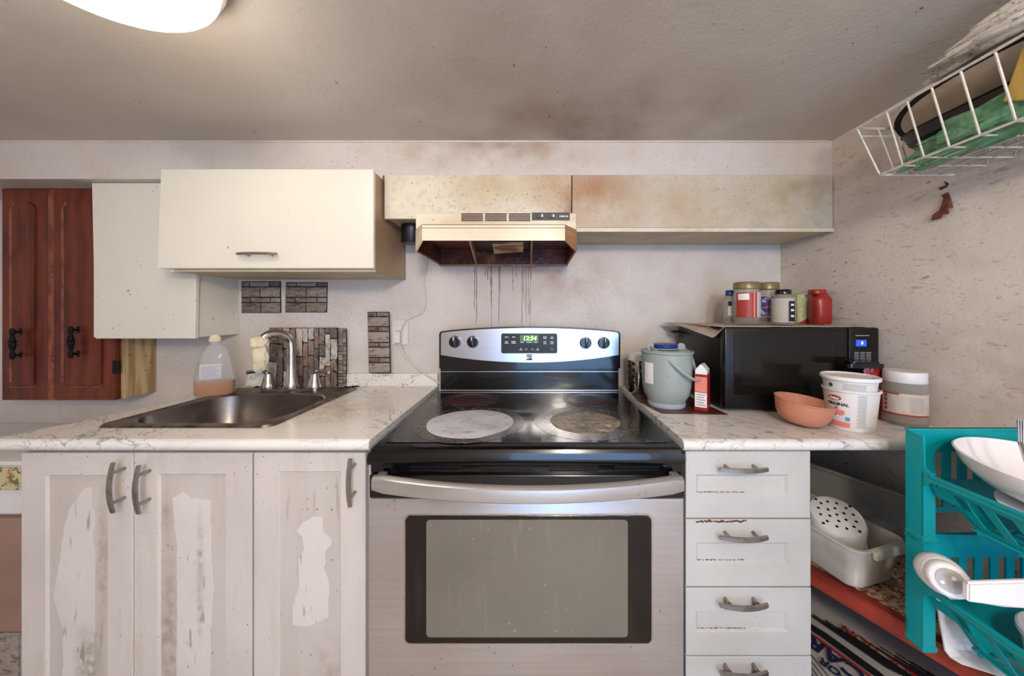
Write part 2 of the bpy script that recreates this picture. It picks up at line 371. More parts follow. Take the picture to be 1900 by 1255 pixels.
M_stoneB = [mat('wall_stone_%s' % n, c, .7, layers=[('noise', 60, .52, .68, d, .8, (1, 1, .7)), ('noise', 160, .55, .7, (206, 196, 186), .35)], bump=[(90, .004)])
            for n, c, d in (('pale', (190, 180, 170), (130, 116, 104)), ('brown', (142, 118, 102), (88, 70, 60)), ('dark', (112, 96, 88), (66, 54, 46)), ('tan', (166, 148, 130), (108, 90, 76)))]
M_joint = mat('foam_joint', (22, 14, 12), .9)
M_cream = mat('cream_cloth', (222, 208, 180), .8, layers=[('noise', 30, .4, .7, (196, 178, 144), .7)], bump=[(60, .002)])
M_white = mat('white_plastic', (222, 218, 214), .35, layers=[('noise', 12, .5, .75, (204, 196, 188), .6), ('speck', 60, .2, .12, (120, 100, 84), .7)])
M_whiteg = mat('glazed_white', (236, 232, 232), .12, layers=[('noise', 5, .5, .8, (226, 218, 218), .6)])
M_outlet = mat('outlet_plastic', (216, 208, 200), .4, layers=[('noise', 30, .5, .75, (190, 178, 166), .6)])
M_cord = mat('cord_plastic', (206, 198, 188), .4)
M_clear = mat('clear_plastic', (240, 240, 240), .08, trans=.8, ior=1.25, alpha=.62)
M_jar = mat('clear_jar', (226, 218, 206), .12, trans=.75, ior=1.15, alpha=.75)
M_soap = mat('orange_soap', (206, 132, 66), .12, trans=.25, ior=1.33)
M_label = mat('pale_label', (206, 204, 202), .5, alpha=.75)
M_labelw = mat('white_label', (232, 228, 222), .45, layers=[('noise', 60, .5, .7, (214, 206, 196), .5)])
M_red = mat('red_print', (156, 52, 42), .45)
M_redc = mat('red_plastic', (148, 40, 32), .28, layers=[('noise', 6, .5, .75, (128, 32, 26), .6)])
M_salmon = mat('salmon_print', (224, 132, 116), .5)
M_navy = mat('navy_ink', (24, 30, 58), .5)
M_blueink = mat('blue_ink', (70, 150, 196), .5)
M_ink = mat('black_ink', (20, 18, 20), .6)
M_greyink = mat('grey_ink', (150, 148, 150), .6)
M_tan = mat('tan_lid', (134, 116, 84), .35, .3)
M_blue = mat('blue_plastic', (34, 50, 116), .3)
M_purple = mat('purple_print', (92, 70, 140), .5, layers=[('noise', 90, .5, .6, (220, 214, 220), .9), ('noise', 50, .55, .6, (150, 40, 50), .9, (1, 1, 1), (4, 4, 4))])
M_spice = mat('dark_spice', (98, 78, 52), .7, layers=[('noise', 120, .4, .6, (60, 42, 28), .9)])
M_salt = mat('white_powder', (240, 236, 236), .8)
M_green = mat('lime_card', (176, 174, 120), .5, layers=[('noise', 70, .5, .6, (206, 206, 160), .7)])
M_pail = mat('grey_green_plastic', (150, 158, 152), .38, layers=[('noise', 4, .45, .7, (142, 150, 144), .5), ('speck', 60, .2, .1, (100, 100, 90), .6)])
M_pailb = mat('pale_blue_plastic', (164, 178, 186), .35)
M_mat = mat('wood_print_mat', (98, 50, 44), .4, layers=[('noise', 40, .4, .6, (48, 24, 22), .9, (.25, 1, 1)), ('noise', 60, .6, .7, (170, 130, 116), .6, (.3, 1, 1))])
M_micro = mat('microwave_black', (17, 15, 14), .32, layers=[('noise', 8, .5, .8, (34, 30, 26), .5)], spec=.3)
M_microg = mat('microwave_window', (14, 13, 12), .08, layers=[('noise', 4, .4, .7, (32, 29, 26), .6)])
M_microw = mat('microwave_mesh', (26, 24, 21), .14, spec=.4)
M_led = mat('blue_display', (30, 50, 150), .4, emit=((50, 80, 230), 1.2))
M_leddig = mat('display_digits', (200, 220, 255), .4, emit=((180, 210, 255), 4))
M_clock = mat('green_display', (70, 110, 60), .4, emit=((80, 130, 70), .35))
M_clockd = mat('green_digits', (200, 255, 160), .4, emit=((190, 255, 150), 1.6))
M_orange = mat('orange_translucent_plastic', (222, 156, 126), .3, trans=.4, ior=1.2, layers=[('noise', 8, .5, .8, (214, 148, 120), .5)])
M_cloth = mat('mat_cloth', (192, 176, 162), .8, layers=[('noise', 30, .5, .7, (160, 138, 122), .8)], bump=[(200, .0008)])
M_teal = mat('teal_plastic', (0, 150, 156), .34, layers=[('noise', 6, .5, .8, (0, 132, 140), .5), ('speck', 60, .2, .06, (0, 80, 84), .6)], spec=.4)
M_board = mat('red_painted_board', (160, 62, 44), .55, layers=[('noise', 40, .42, .62, (112, 36, 28), .9, (.1, .1, 1)), ('noise', 90, .6, .7, (196, 116, 92), .5, (.2, .2, 2))], bump=[(80, .001)])
M_crumb = mat('dry_debris', (204, 160, 136), .9, layers=[('noise', 90, .46, .60, (122, 60, 48), 1), ('noise', 150, .54, .62, (216, 196, 174), .9)], bump=[(150, .004)])
M_news = mat('newsprint', (164, 158, 152), .7, layers=[('noise', 6, .5, .7, (166, 158, 150), .6)], bump=[(8, .002)])
M_newsw = mat('printed_newsprint', (224, 216, 206), .7, layers=[('noise', 200, .56, .62, (120, 112, 106), .7, (1, .5, 1.5)), ('noise', 18, .52, .60, (222, 216, 208), .8), ('noise', 9, .62, .66, (150, 90, 80), .5)], bump=[(10, .003)])
M_bagg = mat('green_cloth_bag', (112, 158, 122), .6, layers=[('noise', 8, .4, .7, (80, 134, 94), .6)], bump=[(14, .012), (45, .004)])
M_pan = mat('black_pan', (14, 12, 13), .28)
M_beige = mat('beige_lining', (186, 168, 146), .6, layers=[('noise', 8, .45, .7, (126, 104, 84), .7)], bump=[(20, .003)])
M_yel = mat('yellow_packet', (196, 164, 84), .5, layers=[('noise', 12, .5, .75, (172, 136, 62), .6)])
M_wire = mat('white_coated_wire', (206, 200, 190), .35, layers=[('noise', 60, .5, .7, (164, 148, 128), .7)])
M_scrap = mat('rusty_brown_paper', (112, 62, 46), .7, layers=[('noise', 40, .4, .6, (78, 38, 28), .8)])
M_greyp = mat('grey_plastic', (150, 146, 138), .4, layers=[('noise', 6, .5, .7, (120, 112, 102), .7)])
M_milky = mat('milky_plastic', (236, 230, 218), .3, trans=.3, ior=1.2, layers=[('noise', 10, .45, .7, (196, 184, 164), .7)])
M_dark = mat('dark_hole', (14, 12, 12), .8)
M_card = mat('brown_cardboard', (156, 124, 108), .7, layers=[('noise', 5, .4, .7, (118, 88, 74), .6)])
M_map = mat('yellow_printed_label', (196, 184, 138), .5, layers=[('noise', 60, .5, .58, (96, 84, 60), .9), ('noise', 24, .55, .62, (196, 132, 70), .8)])
M_floor = mat('worn_vinyl_floor', (188, 172, 154), .5, layers=[('noise', 5, .4, .7, (160, 142, 124), .8), ('speck', 40, .3, .4, (60, 44, 34), .8)])
M_lamp = mat('lamp_glass', (255, 250, 242), .3, emit=((255, 246, 232), EMIT))
M_lampring = mat('lamp_ring', (170, 168, 166), .4)
M_winframe = mat('window_vinyl', (226, 226, 226), .4)
M_burnw = mat('burnt_white_residue', (200, 200, 208), .45, layers=[('noise', 10, .45, .7, (168, 164, 166), .8), ('noise', 60, .56, .7, (130, 122, 118), .5), ('noise', 22, .62, .68, (120, 108, 104), .6, (.5, 2, 1))], bump=[(60, .0008)])
M_burnb = mat('burnt_tan_residue', (150, 138, 118), .5, layers=[('noise', 14, .42, .62, (92, 82, 70), .9), ('noise', 60, .5, .62, (70, 60, 52), .7), ('noise', 9, .60, .64, (206, 196, 176), .8)], bump=[(60, .0008)])
M_burnr = mat('speckled_burner_ring', (22, 19, 18), .2, layers=[('noise', 190, .52, .60, (132, 112, 98), .65), ('noise', 120, .45, .6, (24, 22, 22), .6)])
M_burnz = mat('dull_red_burner', (66, 38, 36), .25, layers=[('noise', 12, .4, .7, (48, 30, 30), .7)])
M_brass = mat('rusty_bolt', (96, 58, 40), .5, .5)

# ---------------------------------------------------------------- the room
YW = 1.45
ZC = lambda Y: 1.86+.06*(1.224-Y)
XL, YB = -2.75, -2.2
s = struct('floor', bx(XL-.1, 1.6, YB-.1, YW+.1, -.08, 0), M_floor)
wall_back = struct('wall_back', bx(XL-.1, WR(YW)+.12, YW, YW+.1, 0, 1.95), M_wall)
struct('wall_left', bx(XL-.1, XL, YB-.1, YW, 0, 2.15), M_wall)
bm = B(); prism(bm, [(WR(YW), YW, 0), (WR(YB), YB, 0), (WR(YB)+.12, YB, 0), (WR(YW)+.12, YW, 0)], (0, 0, 2.15))
wall_right = struct('wall_right', bm, M_wallR)
bm = B(); prism(bm, [(XL-.1, YW+.1, ZC(YW+.1)), (XL-.1, YB-.1, ZC(YB-.1)), (XL-.1, YB-.1, ZC(YB-.1)+.1), (XL-.1, YW+.1, ZC(YW+.1)+.1)], (4.5, 0, 0))
struct('ceiling', bm, M_ceil)
# wall behind the camera with a window opening 
wx0, wx1, wz0, wz1 = -.28, 1.28, .14, 1.82
bm = B()
box(bm, XL-.1, wx0, YB-.1, YB, 0, 2.15); box(bm, wx1, 1.6, YB-.1, YB, 0, 2.15)
box(bm, wx0, wx1, YB-.1, YB, 0, wz0); box(bm, wx0, wx1, YB-.1, YB, wz1, 2.15)
struct('wall_rear', bm, M_wall)
bm = B()
for a in ((wx0, wx0+.05, wz0, wz1), (wx1-.05, wx1, wz0, wz1), (wx0, wx1, wz0, wz0+.05), (wx0, wx1, wz1-.05, wz1), (.48, .52, wz0, wz1)):
    box(bm, a[0], a[1], YB-.08, YB-.03, a[2], a[3], .004)
struct('window_1', bm, M_winframe)
# soffit over the cabinets, boxed-in bulkheads over and beside the hood
YS = 1.224
sbm = B(); prism(sbm, [(XL, YS, 1.722), (-.5455, YS, 1.722), (-.5455, YS, 1.7352), (WR(YS)+.02, YS, 1.7352), (WR(YS)+.02, YS, 1.90), (XL, YS, 1.90)], (0, YW-YS, 0))
struct('trim_1', sbm, M_sof)['label'] = 'grease-stained soffit between ceiling and cabinets'
bm = B(); tube(bm, [(XL, YS-.001, 1.858), (WR(YS)-.01, YS-.001, 1.858)], .004, 6)
struct('trim_2', bm, M_wall)
YF = 1.217
bl = thing('bulkhead', 'cream laminate panel boxed in above the range hood, brown grease stained', 'panel', (-.2, YF, 1.575))
obj('face_board', bx(-.536, .141, YF, YF+.016, 1.575, 1.734, .0015), M_fas, bl)
obj('back_board', bx(-.536, .141, YF+.017, YW-.001, 1.581, 1.60), M_under, bl)
br = thing('bulkhead', 'long specked bulkhead box running from the hood to the right wall', 'panel', (.6, YF, 1.53))
obj('face_board', bx(.144, WR(YF)-.003, YF, YF+.016, 1.543, 1.734, .0015), M_fasR, br)
obj('bottom_board', bx(.144, WR(YW)-.004, YF-.004, YW-.001, 1.527, 1.541, .002), M_under, br)
obj('edge_strip', bx(.144, WR(YF)-.003, YF-.006, YF-.0041, 1.527, 1.541), M_fas, br)

# ceiling lamps, the last one added as fill light
def ceiling_lamp(x, y, r, label, power):
    zc = ZC(y)
    t = thing('ceiling_lamp', label, 'lamp', (x, y, zc-.03))
    bm = B(); lathe(bm, [(r*1.0, .06), (r*1.03, .03), (r*1.03, .0), (r*.97, -.006), (r*.9, 0), (r*.9, .04)], (0, 0, -.004), 48)
    obj('ring', bm, M_lampring, t, local=True, smooth=True)
    pr = [(r*math.cos(a*PI/2/10)*.985, -.012-.085*math.sin(a*PI/2/10)) for a in range(11)]
    bm = B(); lathe(bm, pr[:-1]+[(0, -.097)], (0, 0, 0), 48)
    obj('glass_shade', bm, M_lamp, t, local=True, smooth=True)
    point('bulb_light', (x, y, zc-.21), power, .09, (1, .90, .79))
ceiling_lamp(-.735, .55, .17, 'white dome ceiling lamp, cut off by the top left of the photo', LAMP_NEAR)
ceiling_lamp(.15, -.60, .17, 'white dome ceiling lamp just behind the camera', LAMP_REAR)
ceiling_lamp(.35, -1.65, .17, 'white dome ceiling lamp added far behind the camera to light under the right counter', LAMP_FILL)

# grease runs below the hood, a scrap of torn wall covering, an outlet
rnd = random.Random(3)
for px0, y1 in ((881, 575), (884, 600), (905, 520), (910, 560), (912, 606), (928, 545), (926, 598), (952, 540), (969, 606), (972, 560), (976, 598), (981, 585), (985, 520), (984, 606), (958, 515), (900, 512)):
    z0, z1 = PZ(494, YW), PZ(y1, YW); x = PX(px0, YW)
    pts = []; xx = x
    for i in range(9):
        pts.append((xx, YW+.0006, z0+(z1-z0)*i/8)); xx += rnd.uniform(-.0012, .0012)
    rr = [rnd.uniform(.0009, .0024) for _ in pts]; rr[-1] = .0012
    bm = B(); tube(bm, pts, rr, 6); obj('grease_drip', bm, M_drip, wall_back, smooth=True)
def wall_pt(x, y, out=0):
    k = (x-VX)/F; Y = (1.069+.09*1.45)/(k+.09); return Vector((k*Y-out, Y, PZ(y, Y)))
scrap = [(1761, 357), (1766, 370), (1770, 385), (1764, 389), (1769, 392), (1767, 398), (1757, 397), (1753, 406), (1736, 409), (1738, 399), (1751, 390), (1751, 375), (1753, 369), (1750, 362)]
bm = B(); prism(bm, [wall_pt(x, y, .012 if y > 385 else .004) for x, y in scrap], (.0025, 0, 0))
tag(obj('wall_scrap', bm, M_scrap), 'torn brown scrap peeling off the right wall under the wire basket', 'scrap')
bm = B(); prism(bm, [wall_pt(x, y, .002) for x, y in ((1753, 336), (1761, 341), (1758, 347), (1746, 353), (1742, 349), (1756, 344))], (.0026, 0, 0))
obj('paint_chip', bm, M_edge, wall_right)

ot = thing('wall_outlet', 'white wall outlet plate with a plug, left of the range', 'outlet', P(743, 617, YW-.004))
x0, x1, z0, z1 = PX(728, YW), PX(758, YW), PZ(640, YW), PZ(594, YW)
obj('cover_plate', bx(x0, x1, YW-.007, YW-.0005, z0, z1, .003), M_outlet, ot)
for zc in (z0+.033, z1-.033):
    obj('socket', bx((x0+x1)/2-.014, (x0+x1)/2+.014, YW-.0095, YW-.007, zc-.013, zc+.013, .002), M_outlet, ot)
cd = thing('hood_cord', 'thin cream cord hanging from the hood to the wall outlet', 'cord', P(770, 560, YW-.01))
pts = [(792, 480), (791, 500), (787, 520), (789, 545), (790, 562), (784, 580), (770, 587), (758, 593), (750, 600), (745, 610), (742, 618)]
def smooth_path(pp, n=6):
    pp = [Vector(p) for p in pp]; out = []
    for i in range(len(pp)-1):
        a, b, c, d = pp[max(i-1, 0)], pp[i], pp[i+1], pp[min(i+2, len(pp)-1)]
        for k in range(n):
            t = k/n; out.append(.5*((2*b)+(-a+c)*t+(2*a-5*b+4*c-d)*t*t+(-a+3*b-3*c+d)*t**3))
    out.append(pp[-1]); return out
bm = B(); tube(bm, smooth_path([P(x, y, YW-.006 if 600 > y else YW-.022) for x, y in pts]), .0022, 7); obj('cable', bm, M_cord, cd, smooth=True)
obj('plug', bx(PX(736, YW), PX(747, YW), YW-.034, YW-.0098, PZ(636, YW), PZ(614, YW), .004), M_outlet, cd)
bm = B(); tube(bm, smooth_path([P(742, 632, YW-.028), P(743, 645, YW-.024), P(752, 662, YW-.012), P(770, 680, YW-.008), P(790, 695, YW-.026), P(808, 706, YW-.03), P(815, 712, YW-.03)]), .0032, 7)
tag(obj('power_cable', bm, M_cord, smooth=True), 'thicker white cable running from the outlet down behind the range', 'cord')

# ---------------------------------------------------------------- upper cabinets
uc = thing('wall_cabinet', 'wide white wall cabinet with one lift-up door and a bow handle', 'cabinet', (-.9, 1.3, 1.388))
x0, x1, z0, z1, yf = -1.245, PX(753, YW)-.0, PZ(519, YW), 1.7215, 1.168
bm = B()
x1 = -.546
for a in ((x0, x1, z0, z0+.016), (x0, x1, z1-.016, z1)): box(bm, a[0], a[1], yf, YW-.001, a[2], a[3], .001)
obj('carcass', bm, M_under, uc)
obj('side_panel', bx(x0-.016, x0, yf, YW-.001, z0, z1, .001), M_cabw, uc)
obj('side_panel', bx(x1-.016, x1+.0005, yf+.0005, YW-.001, z0-.0008, z1, .001), M_cabside, uc)
obj('back_panel', bx(x0, x1-.016, YW-.012, YW-.002, z0+.016, z1-.016), M_cabw, uc)
bm = B(); dx0, dx1 = PX(291, 1.15), PX(693, 1.15); dz0, dz1 = PZ(498, 1.15), PZ(314, 1.15)
prism(bm, [(PX(298, 1.15), 1.15, dz1), (dx1, 1.15, dz1), (dx1, 1.15, dz0), (dx0, 1.15, dz0)], (0, .0165, 0))
bmesh.ops.bevel(bm, geom=bm.edges[:], offset=.002, segments=2, affect='EDGES')
dr = obj('door', bm, M_cabw, uc)
obj('handle', tf(bow_pull(.135, .008, .009, .006, .02), T(P(485, 473, 1.15))), M_nickel, dr, smooth=True)

nc = thing('narrow_wall_cabinet', 'narrow tall white wall cabinet between the wide cabinet and the dark wooden doors', 'cabinet', (-1.45, 1.35, 1.138))
yf = 1.272; z0, z1 = 1.142, 1.7305
obj('side_panel', bx(-1.283, -1.266, yf, YW-.001, z0, z1-.01, .001), M_cabw, nc)
obj('side_panel', bx(-1.66, -1.643, yf, YW-.001, z0, z1-.01, .001), M_cabw, nc)
bm = B(); box(bm, -1.643, -1.283, yf, YW-.001, z0, z0+.016); box(bm, -1.643, -1.283, yf, YW-.001, z1-.026, z1-.01); box(bm, -1.643, -1.283, YW-.014, YW-.002, z0+.016, z1-.026)
obj('carcass', bm, M_under, nc)
bm = B(); prism(bm, [(PX(170, 1.256), 1.256, 1.7205), (PX(367, 1.256), 1.256, 1.7205), (PX(361, 1.256), 1.256, 1.138), (PX(176.5, 1.256), 1.256, 1.138)], (0, .015, 0))
bmesh.ops.bevel(bm, geom=bm.edges[:], offset=.0015, segments=1, affect='EDGES')
obj('door', bm, M_cabw, nc)
obj('stile', bx(PX(363, 1.26), -1.264, 1.257, 1.2715, z0, z1-.01, .001), M_cabw, nc)

bc = thing('cherry_wall_cabinet', 'dark cherry wood wall cabinet with two panelled doors at far left', 'cabinet', (-1.85, 1.4, .89))
yf = 1.333; z0, z1 = .892, 1.7205
cx0, cx1 = PX(5, 1.318), PX(215, 1.318)
bm = B()
box(bm, cx0, cx1, yf, YW-.001, z0, z1, .001)
obj('carcass', bm, M_cherry, bc)
obj('side_panel', bx(cx1+.0003, cx1+.012, yf+.001, YW-.001, z0+.002, z1, .001), M_oakside, bc)
def cherry_door(a, b):
    d = obj('door', bx(a, b, 1.316, yf-.0005, z0, z1, .002), M_cherry, bc)
    ia, ib = a+.045, b-.045; zt = z1-.075; pts = [(ia, z0+.06), (ib, z0+.06), (ib, zt)]
    for i in range(9):
        t = i/8; pts.append((ib+(ia-ib)*t, zt+.032*math.sin(PI*t)))
    pts.append((ia, zt))
    bm = B(); prism(bm, [(p[0], 1.311, p[1]) for p in pts], (0, .006, 0))
    bmesh.ops.bevel(bm, geom=[e for e in bm.edges if all(abs(v.co.y-1.311) < 1e-5 for v in e.verts)], offset=.0045, segments=2, affect='EDGES')
    obj('raised_panel', bm, M_cherry, d)
    bm = B(); tube(bm, [(ia-.008, 1.315, z0+.07), (ia-.008, 1.315, zt-.01), (ia+.006, 1.315, zt+.02)], .0042, 6); tube(bm, [(ia-.008, 1.315, z0+.052), (ib+.004, 1.315, z0+.052)], .004, 6)
    obj('highlight_bead', bm, M_cherryh, d, smooth=True)
    return d
dA = cherry_door(cx0, PX(90, 1.318)); dB = cherry_door(PX(101, 1.318), cx1-.001)
bm = B(); tube(bm, [(PX(95.5, 1.318), 1.320, z0+.001), (PX(95.5, 1.318), 1.320, z1-.002)], .0105, 8); obj('centre_moulding', bm, M_cherryh, bc, smooth=True)
def ornate_pull(px_, y0, y1, par):
    x = PX(px_, 1.318); za, zb = PZ(y1, 1.318), PZ(y0, 1.318); bm = B(); h = zb-za
    prof = []
    for i in range(29):
        t = i/28; r = .0045+.0035*abs(math.sin(t*PI*4))+(.004 if .42 < t < .58 else 0)
        prof.append((r, t*h))
    prof = [(0, 0)]+prof+[(0, h)]
    lathe(bm, prof, (x, 1.29, za), 8)
    for t in (.12, .88): tube(bm, [(x, 1.29, za+h*t), (x, 1.317, za+h*t)], .004, 6)
    for t in (.12, .88): lathe(bm, [(0, -.018), (.012, -.01), (.009, 0), (.012, .01), (0, .018)], (x, 1.313, za+h*t), 8, sy=.3)
    obj('handle', bm, M_iron, par, smooth=True)
ornate_pull(43, 609, 665, dA); ornate_pull(149, 605, 663, dB)
bm = B(); box(bm, cx1-.006, cx1+.014, 1.310, 1.322, PZ(693, 1.318), PZ(669, 1.318), .003); tube(bm, [(cx1+.013, 1.312, PZ(693, 1.318)), (cx1+.013, 1.312, PZ(669, 1.318))], .004, 6)
obj('hinge', bm, M_iron, bc)

# ---------------------------------------------------------------- foam brick panels on the wall
def rock(x0, x1, z0, z1, y, d, seed, nx=4, nz=3, jag=.25):
    """small pillow block with a rough face, sits on plane y and stands out by d"""
    bm = B(); g = []
    for i in range(nx+1):
        col = []
        for j in range(nz+1):
            u, v = i/nx, j/nz; e = i in (0, nx) or j in (0, nz)
            x = x0+(x1-x0)*u; z = z0+(z1-z0)*v
            o = .25*d if e else d*(.8+.5*noise.noise(Vector((x*90+seed, z*90, seed))))
            if e:
                jx = noise.noise(Vector((z*120, seed, 1)))*jag*.004; jz = noise.noise(Vector((x*120, seed, 9)))*jag*.004
                x += jx; z += jz
            col.append(bm.verts.new((x, y-o, z)))
        g.append(col)
    for i in range(nx):
        for j in range(nz): bm.faces.new((g[i][j], g[i+1][j], g[i+1][j+1], g[i][j+1]))
    border = [g[i][0] for i in range(nx+1)]+[g[nx][j] for j in range(1, nz+1)]+[g[i][nz] for i in range(nx-1, -1, -1)]+[g[0][j] for j in range(nz-1, 0, -1)]
    back = [bm.verts.new((v.co.x, y, v.co.z)) for v in border]
    for i in range(len(border)):
        k = (i+1) % len(border); bm.faces.new((border[i], back[i], back[k], border[k]))
    return bm
def brick_panel(name, label, X0, X1, Y0, Y1, rows, y, skew=0):
    """pixel box on the wall; rows: (height share, joints as shares)"""
    x0, x1, z0, z1 = PX(X0, y), PX(X1, y), PZ(Y1, y), PZ(Y0, y)
    t = thing(name, label, 'wall panel', ((x0+x1)/2, y, z0))
    sk = lambda z: skew*(z-z0)/(z1-z0)
    bm = B(); prism(bm, [(x0+sk(z0), y-.002, z0), (x1+sk(z0), y-.002, z0), (x1+sk(z1), y-.002, z1), (x0+sk(z1), y-.002, z1)], (0, .0035, 0))
    obj('backing', bm, M_joint, t)
    tot = sum(r[0] for r in rows); z = z1; gap = .0042; k = 0
    for h, js in rows:
        zh = (z1-z0)*h/tot; ed = [0]+list(js)+[1]
        for a, b in zip(ed, ed[1:]):
            k += 1
            xa, xb = x0+(x1-x0)*a+gap/2+sk(z-zh/2), x0+(x1-x0)*b-gap/2+sk(z-zh/2)
            obj('brick', rock(xa, xb, z-zh+gap/2, z-gap/2, y-.002, .009, k*3.7+X0), M_stoneA[(k*7+int(X0)) % 3], t)
        z -= zh
    return t
R1 = (10, (.22, .72)); R2 = (18, (.48,)); R3 = (9, (.24, .74)); R4 = (18, (.5,))
brick_panel('brick_cladding', 'dark faux brick wall panel directly right of the narrow white cabinet', 449, 522, 522, 581, [R1, R2, R3, R4], YW-.001, -.002)
brick_panel('brick_cladding', 'dark faux brick wall panel, right one of the touching pair under the wide cabinet', 530, 607, 524, 580, [(8, (.26, .76)), (18, (.5,)), (9, (.24, .76)), (17, (.5,))], YW-.001, .002)
brick_panel('brick_cladding', 'tall narrow faux brick strip on the wall left of the outlet', 685, 725, 579, 692,
            [(9, (.42,)), (18, ()), (9, (.46,)), (20, ()), (9, (.5,)), (19, ()), (9, (.48,)), (19, ())], YW-.022, -.006)

# irregular stone panel behind the faucet
y = YW-.026
sp = thing('stone_cladding', 'faux stone wall panel of tall irregular stones behind the faucet', 'wall panel', (PX(560, y), y, PZ(724, y)))
x0, x1, z0, z1 = PX(500, y), PX(627, y), PZ(725, y), PZ(608.5, y)
obj('backing', bx(x0, x1, y-.002, y+.002, z0, z1), M_joint, sp)
cols = [(500, 514, (26, 30, 48)), (515, 526, (30, 86)), (527, 538, (8, 30, 40, 36)), (539, 549, (60, 50)), (550, 562, (52, 36, 26)), (563, 572, (26, 42, 42)), (573, 583, (22, 28, 46, 18)),
        (584, 592, (38, 42, 34)), (593, 603, (30, 22, 36, 26)), (604, 613, (10, 54, 40)), (614, 626, (20, 40, 22, 36))]
k = 0
for a, b, hs in cols:
    tot = sum(hs); z = z1
    for h in hs:
        zh = (z1-z0)*h/tot; k += 1
        j = rnd.uniform(-.8, .8)
        obj('stone', rock(PX(a+j*.5, y)+.0018, PX(b+1+j*.5, y)-.0018, z-zh+.0022, z-.0022, y-.002, .012, k*5.1, 4, max(3, int(h/12)+2), 1.0), M_stoneB[(k*5+k//3) % 4], sp)
        z -= zh
y2 = YW-.0222
ss = thing('stone_cladding', 'narrow strip of small faux bricks peeping out right of the stone panel', 'wall panel', (PX(635, y2), y2, PZ(724, y2)))
sx0, sx1 = PX(628, y2), PX(641, y2)
obj('backing', bx(sx0, sx1+.004, y2-.001, y2+.002, PZ(724, y2), PZ(610, y2)), M_joint, ss)
z = PZ(610, y2); k = 0
while z > PZ(722, y2)+.012:
    h = rnd.choice((.013, .019, .024)); k += 1
    obj('brick', rock(sx0+.0005, sx0+.019, z-h+.001, z-.001, y2-.001, .006, k*2.3, 3, 2), M_stoneA[k % 3], ss)
    obj('brick', rock(sx0+.0205, sx1+.003, z-h+.001, z-.001, y2-.001, .004, k*2.9, 2, 2), M_stoneA[(k+1) % 3], ss)
    z -= h

# ---------------------------------------------------------------- counters
HC = CZ-.318; YE = .825; TH = .028
def counter(name, label, plan, hole=None, mat_=M_marble):
    """plan: polygon (x,y) anticlockwise seen from above starting front-left; front edge rolled"""
    t = thing(name, label, 'countertop', (sum(p[0] for p in plan)/len(plan), YE+.2, HC-TH))
    return t
cl = thing('countertop', 'white marble-look countertop with rolled edge, left of the range, holding the sink', 'countertop', (-.85, 1.1, HC-TH))
XR = -.402
XF = [(-1.345, YE+.014), (-1.325, .97), (-1.26, 1.2), (-1.225, YW-.002)]
hx0, hx1, hy0, hy1 = -1.175, -.735, .945, 1.36
bm = B()
prism(bm, [(XF[0][0], YE+.014, HC-TH), (XR, YE+.014, HC-TH), (XR, hy0, HC-TH), (XF[1][0]+.007, hy0, HC-TH)], (0, 0, TH))
prism(bm, [(hx1, hy0, HC-TH), (XR, hy0, HC-TH), (XR, hy1, HC-TH), (hx1, hy1, HC-TH)], (0, 0, TH))
prism(bm, [(XF[1][0]+.007, hy0, HC-TH), (hx0, hy0, HC-TH), (hx0, hy1, HC-TH), (-1.237, hy1, HC-TH), (XF[2][0], 1.2, HC-TH)], (0, 0, TH))
prism(bm, [(-1.237, hy1, HC-TH), (XR, hy1, HC-TH), (XR, YW-.002, HC-TH), (XF[3][0], YW-.002, HC-TH)], (0, 0, TH))
obj('slab', bm, M_marble, cl)
def roll(xa, xb):
    bm = B(); pr = []
    for i in range(9):
        a = PI/2-PI*i/8; pr.append((YE+.014-.014*math.cos(a), HC-.014+.014*math.sin(a)))
    prof = [(YE+.0139, HC)]+pr+[(YE+.0139, HC-TH)]
    prism(bm, [(xa, p[0], p[1]) for p in prof], (xb-xa, 0, 0)); return bm
obj('rolled_edge', roll(XF[0][0], XR), M_marble, cl, smooth=True)
for a, b, r in ((-1.225, PX(499, 1.43), .0), (PX(633, 1.43), XR-.002, .014)):
    za = HC+.0003; zb = PZ(694, 1.43)
    pts = [(a, za), (b, za), (b, zb)]
    if r: pts += [(a+r-r*math.sin(q*PI/8), zb-r+r*math.cos(q*PI/8)) for q in range(5)]
    else: pts += [(a+.02, zb)]
    bm = B(); prism(bm, [(p[0], 1.43, p[1]) for p in pts], (0, YW-.0015-1.43, 0)); obj('backsplash', bm, M_marble, cl)
cr = thing('countertop', 'white marble-look countertop right of the range, under the microwave', 'countertop', (.75, 1.1, HC-TH))
bm = B(); prism(bm, [(.372, YE+.014, HC-TH), (WR(YE)-.002, YE+.014, HC-TH), (WR(YW)-.002, YW-.002, HC-TH), (.372, YW-.002, HC-TH)], (0, 0, TH))
obj('slab', bm, M_marble, cr); obj('rolled_edge', roll(.372, WR(YE)-.003), M_marble, cr, smooth=True)

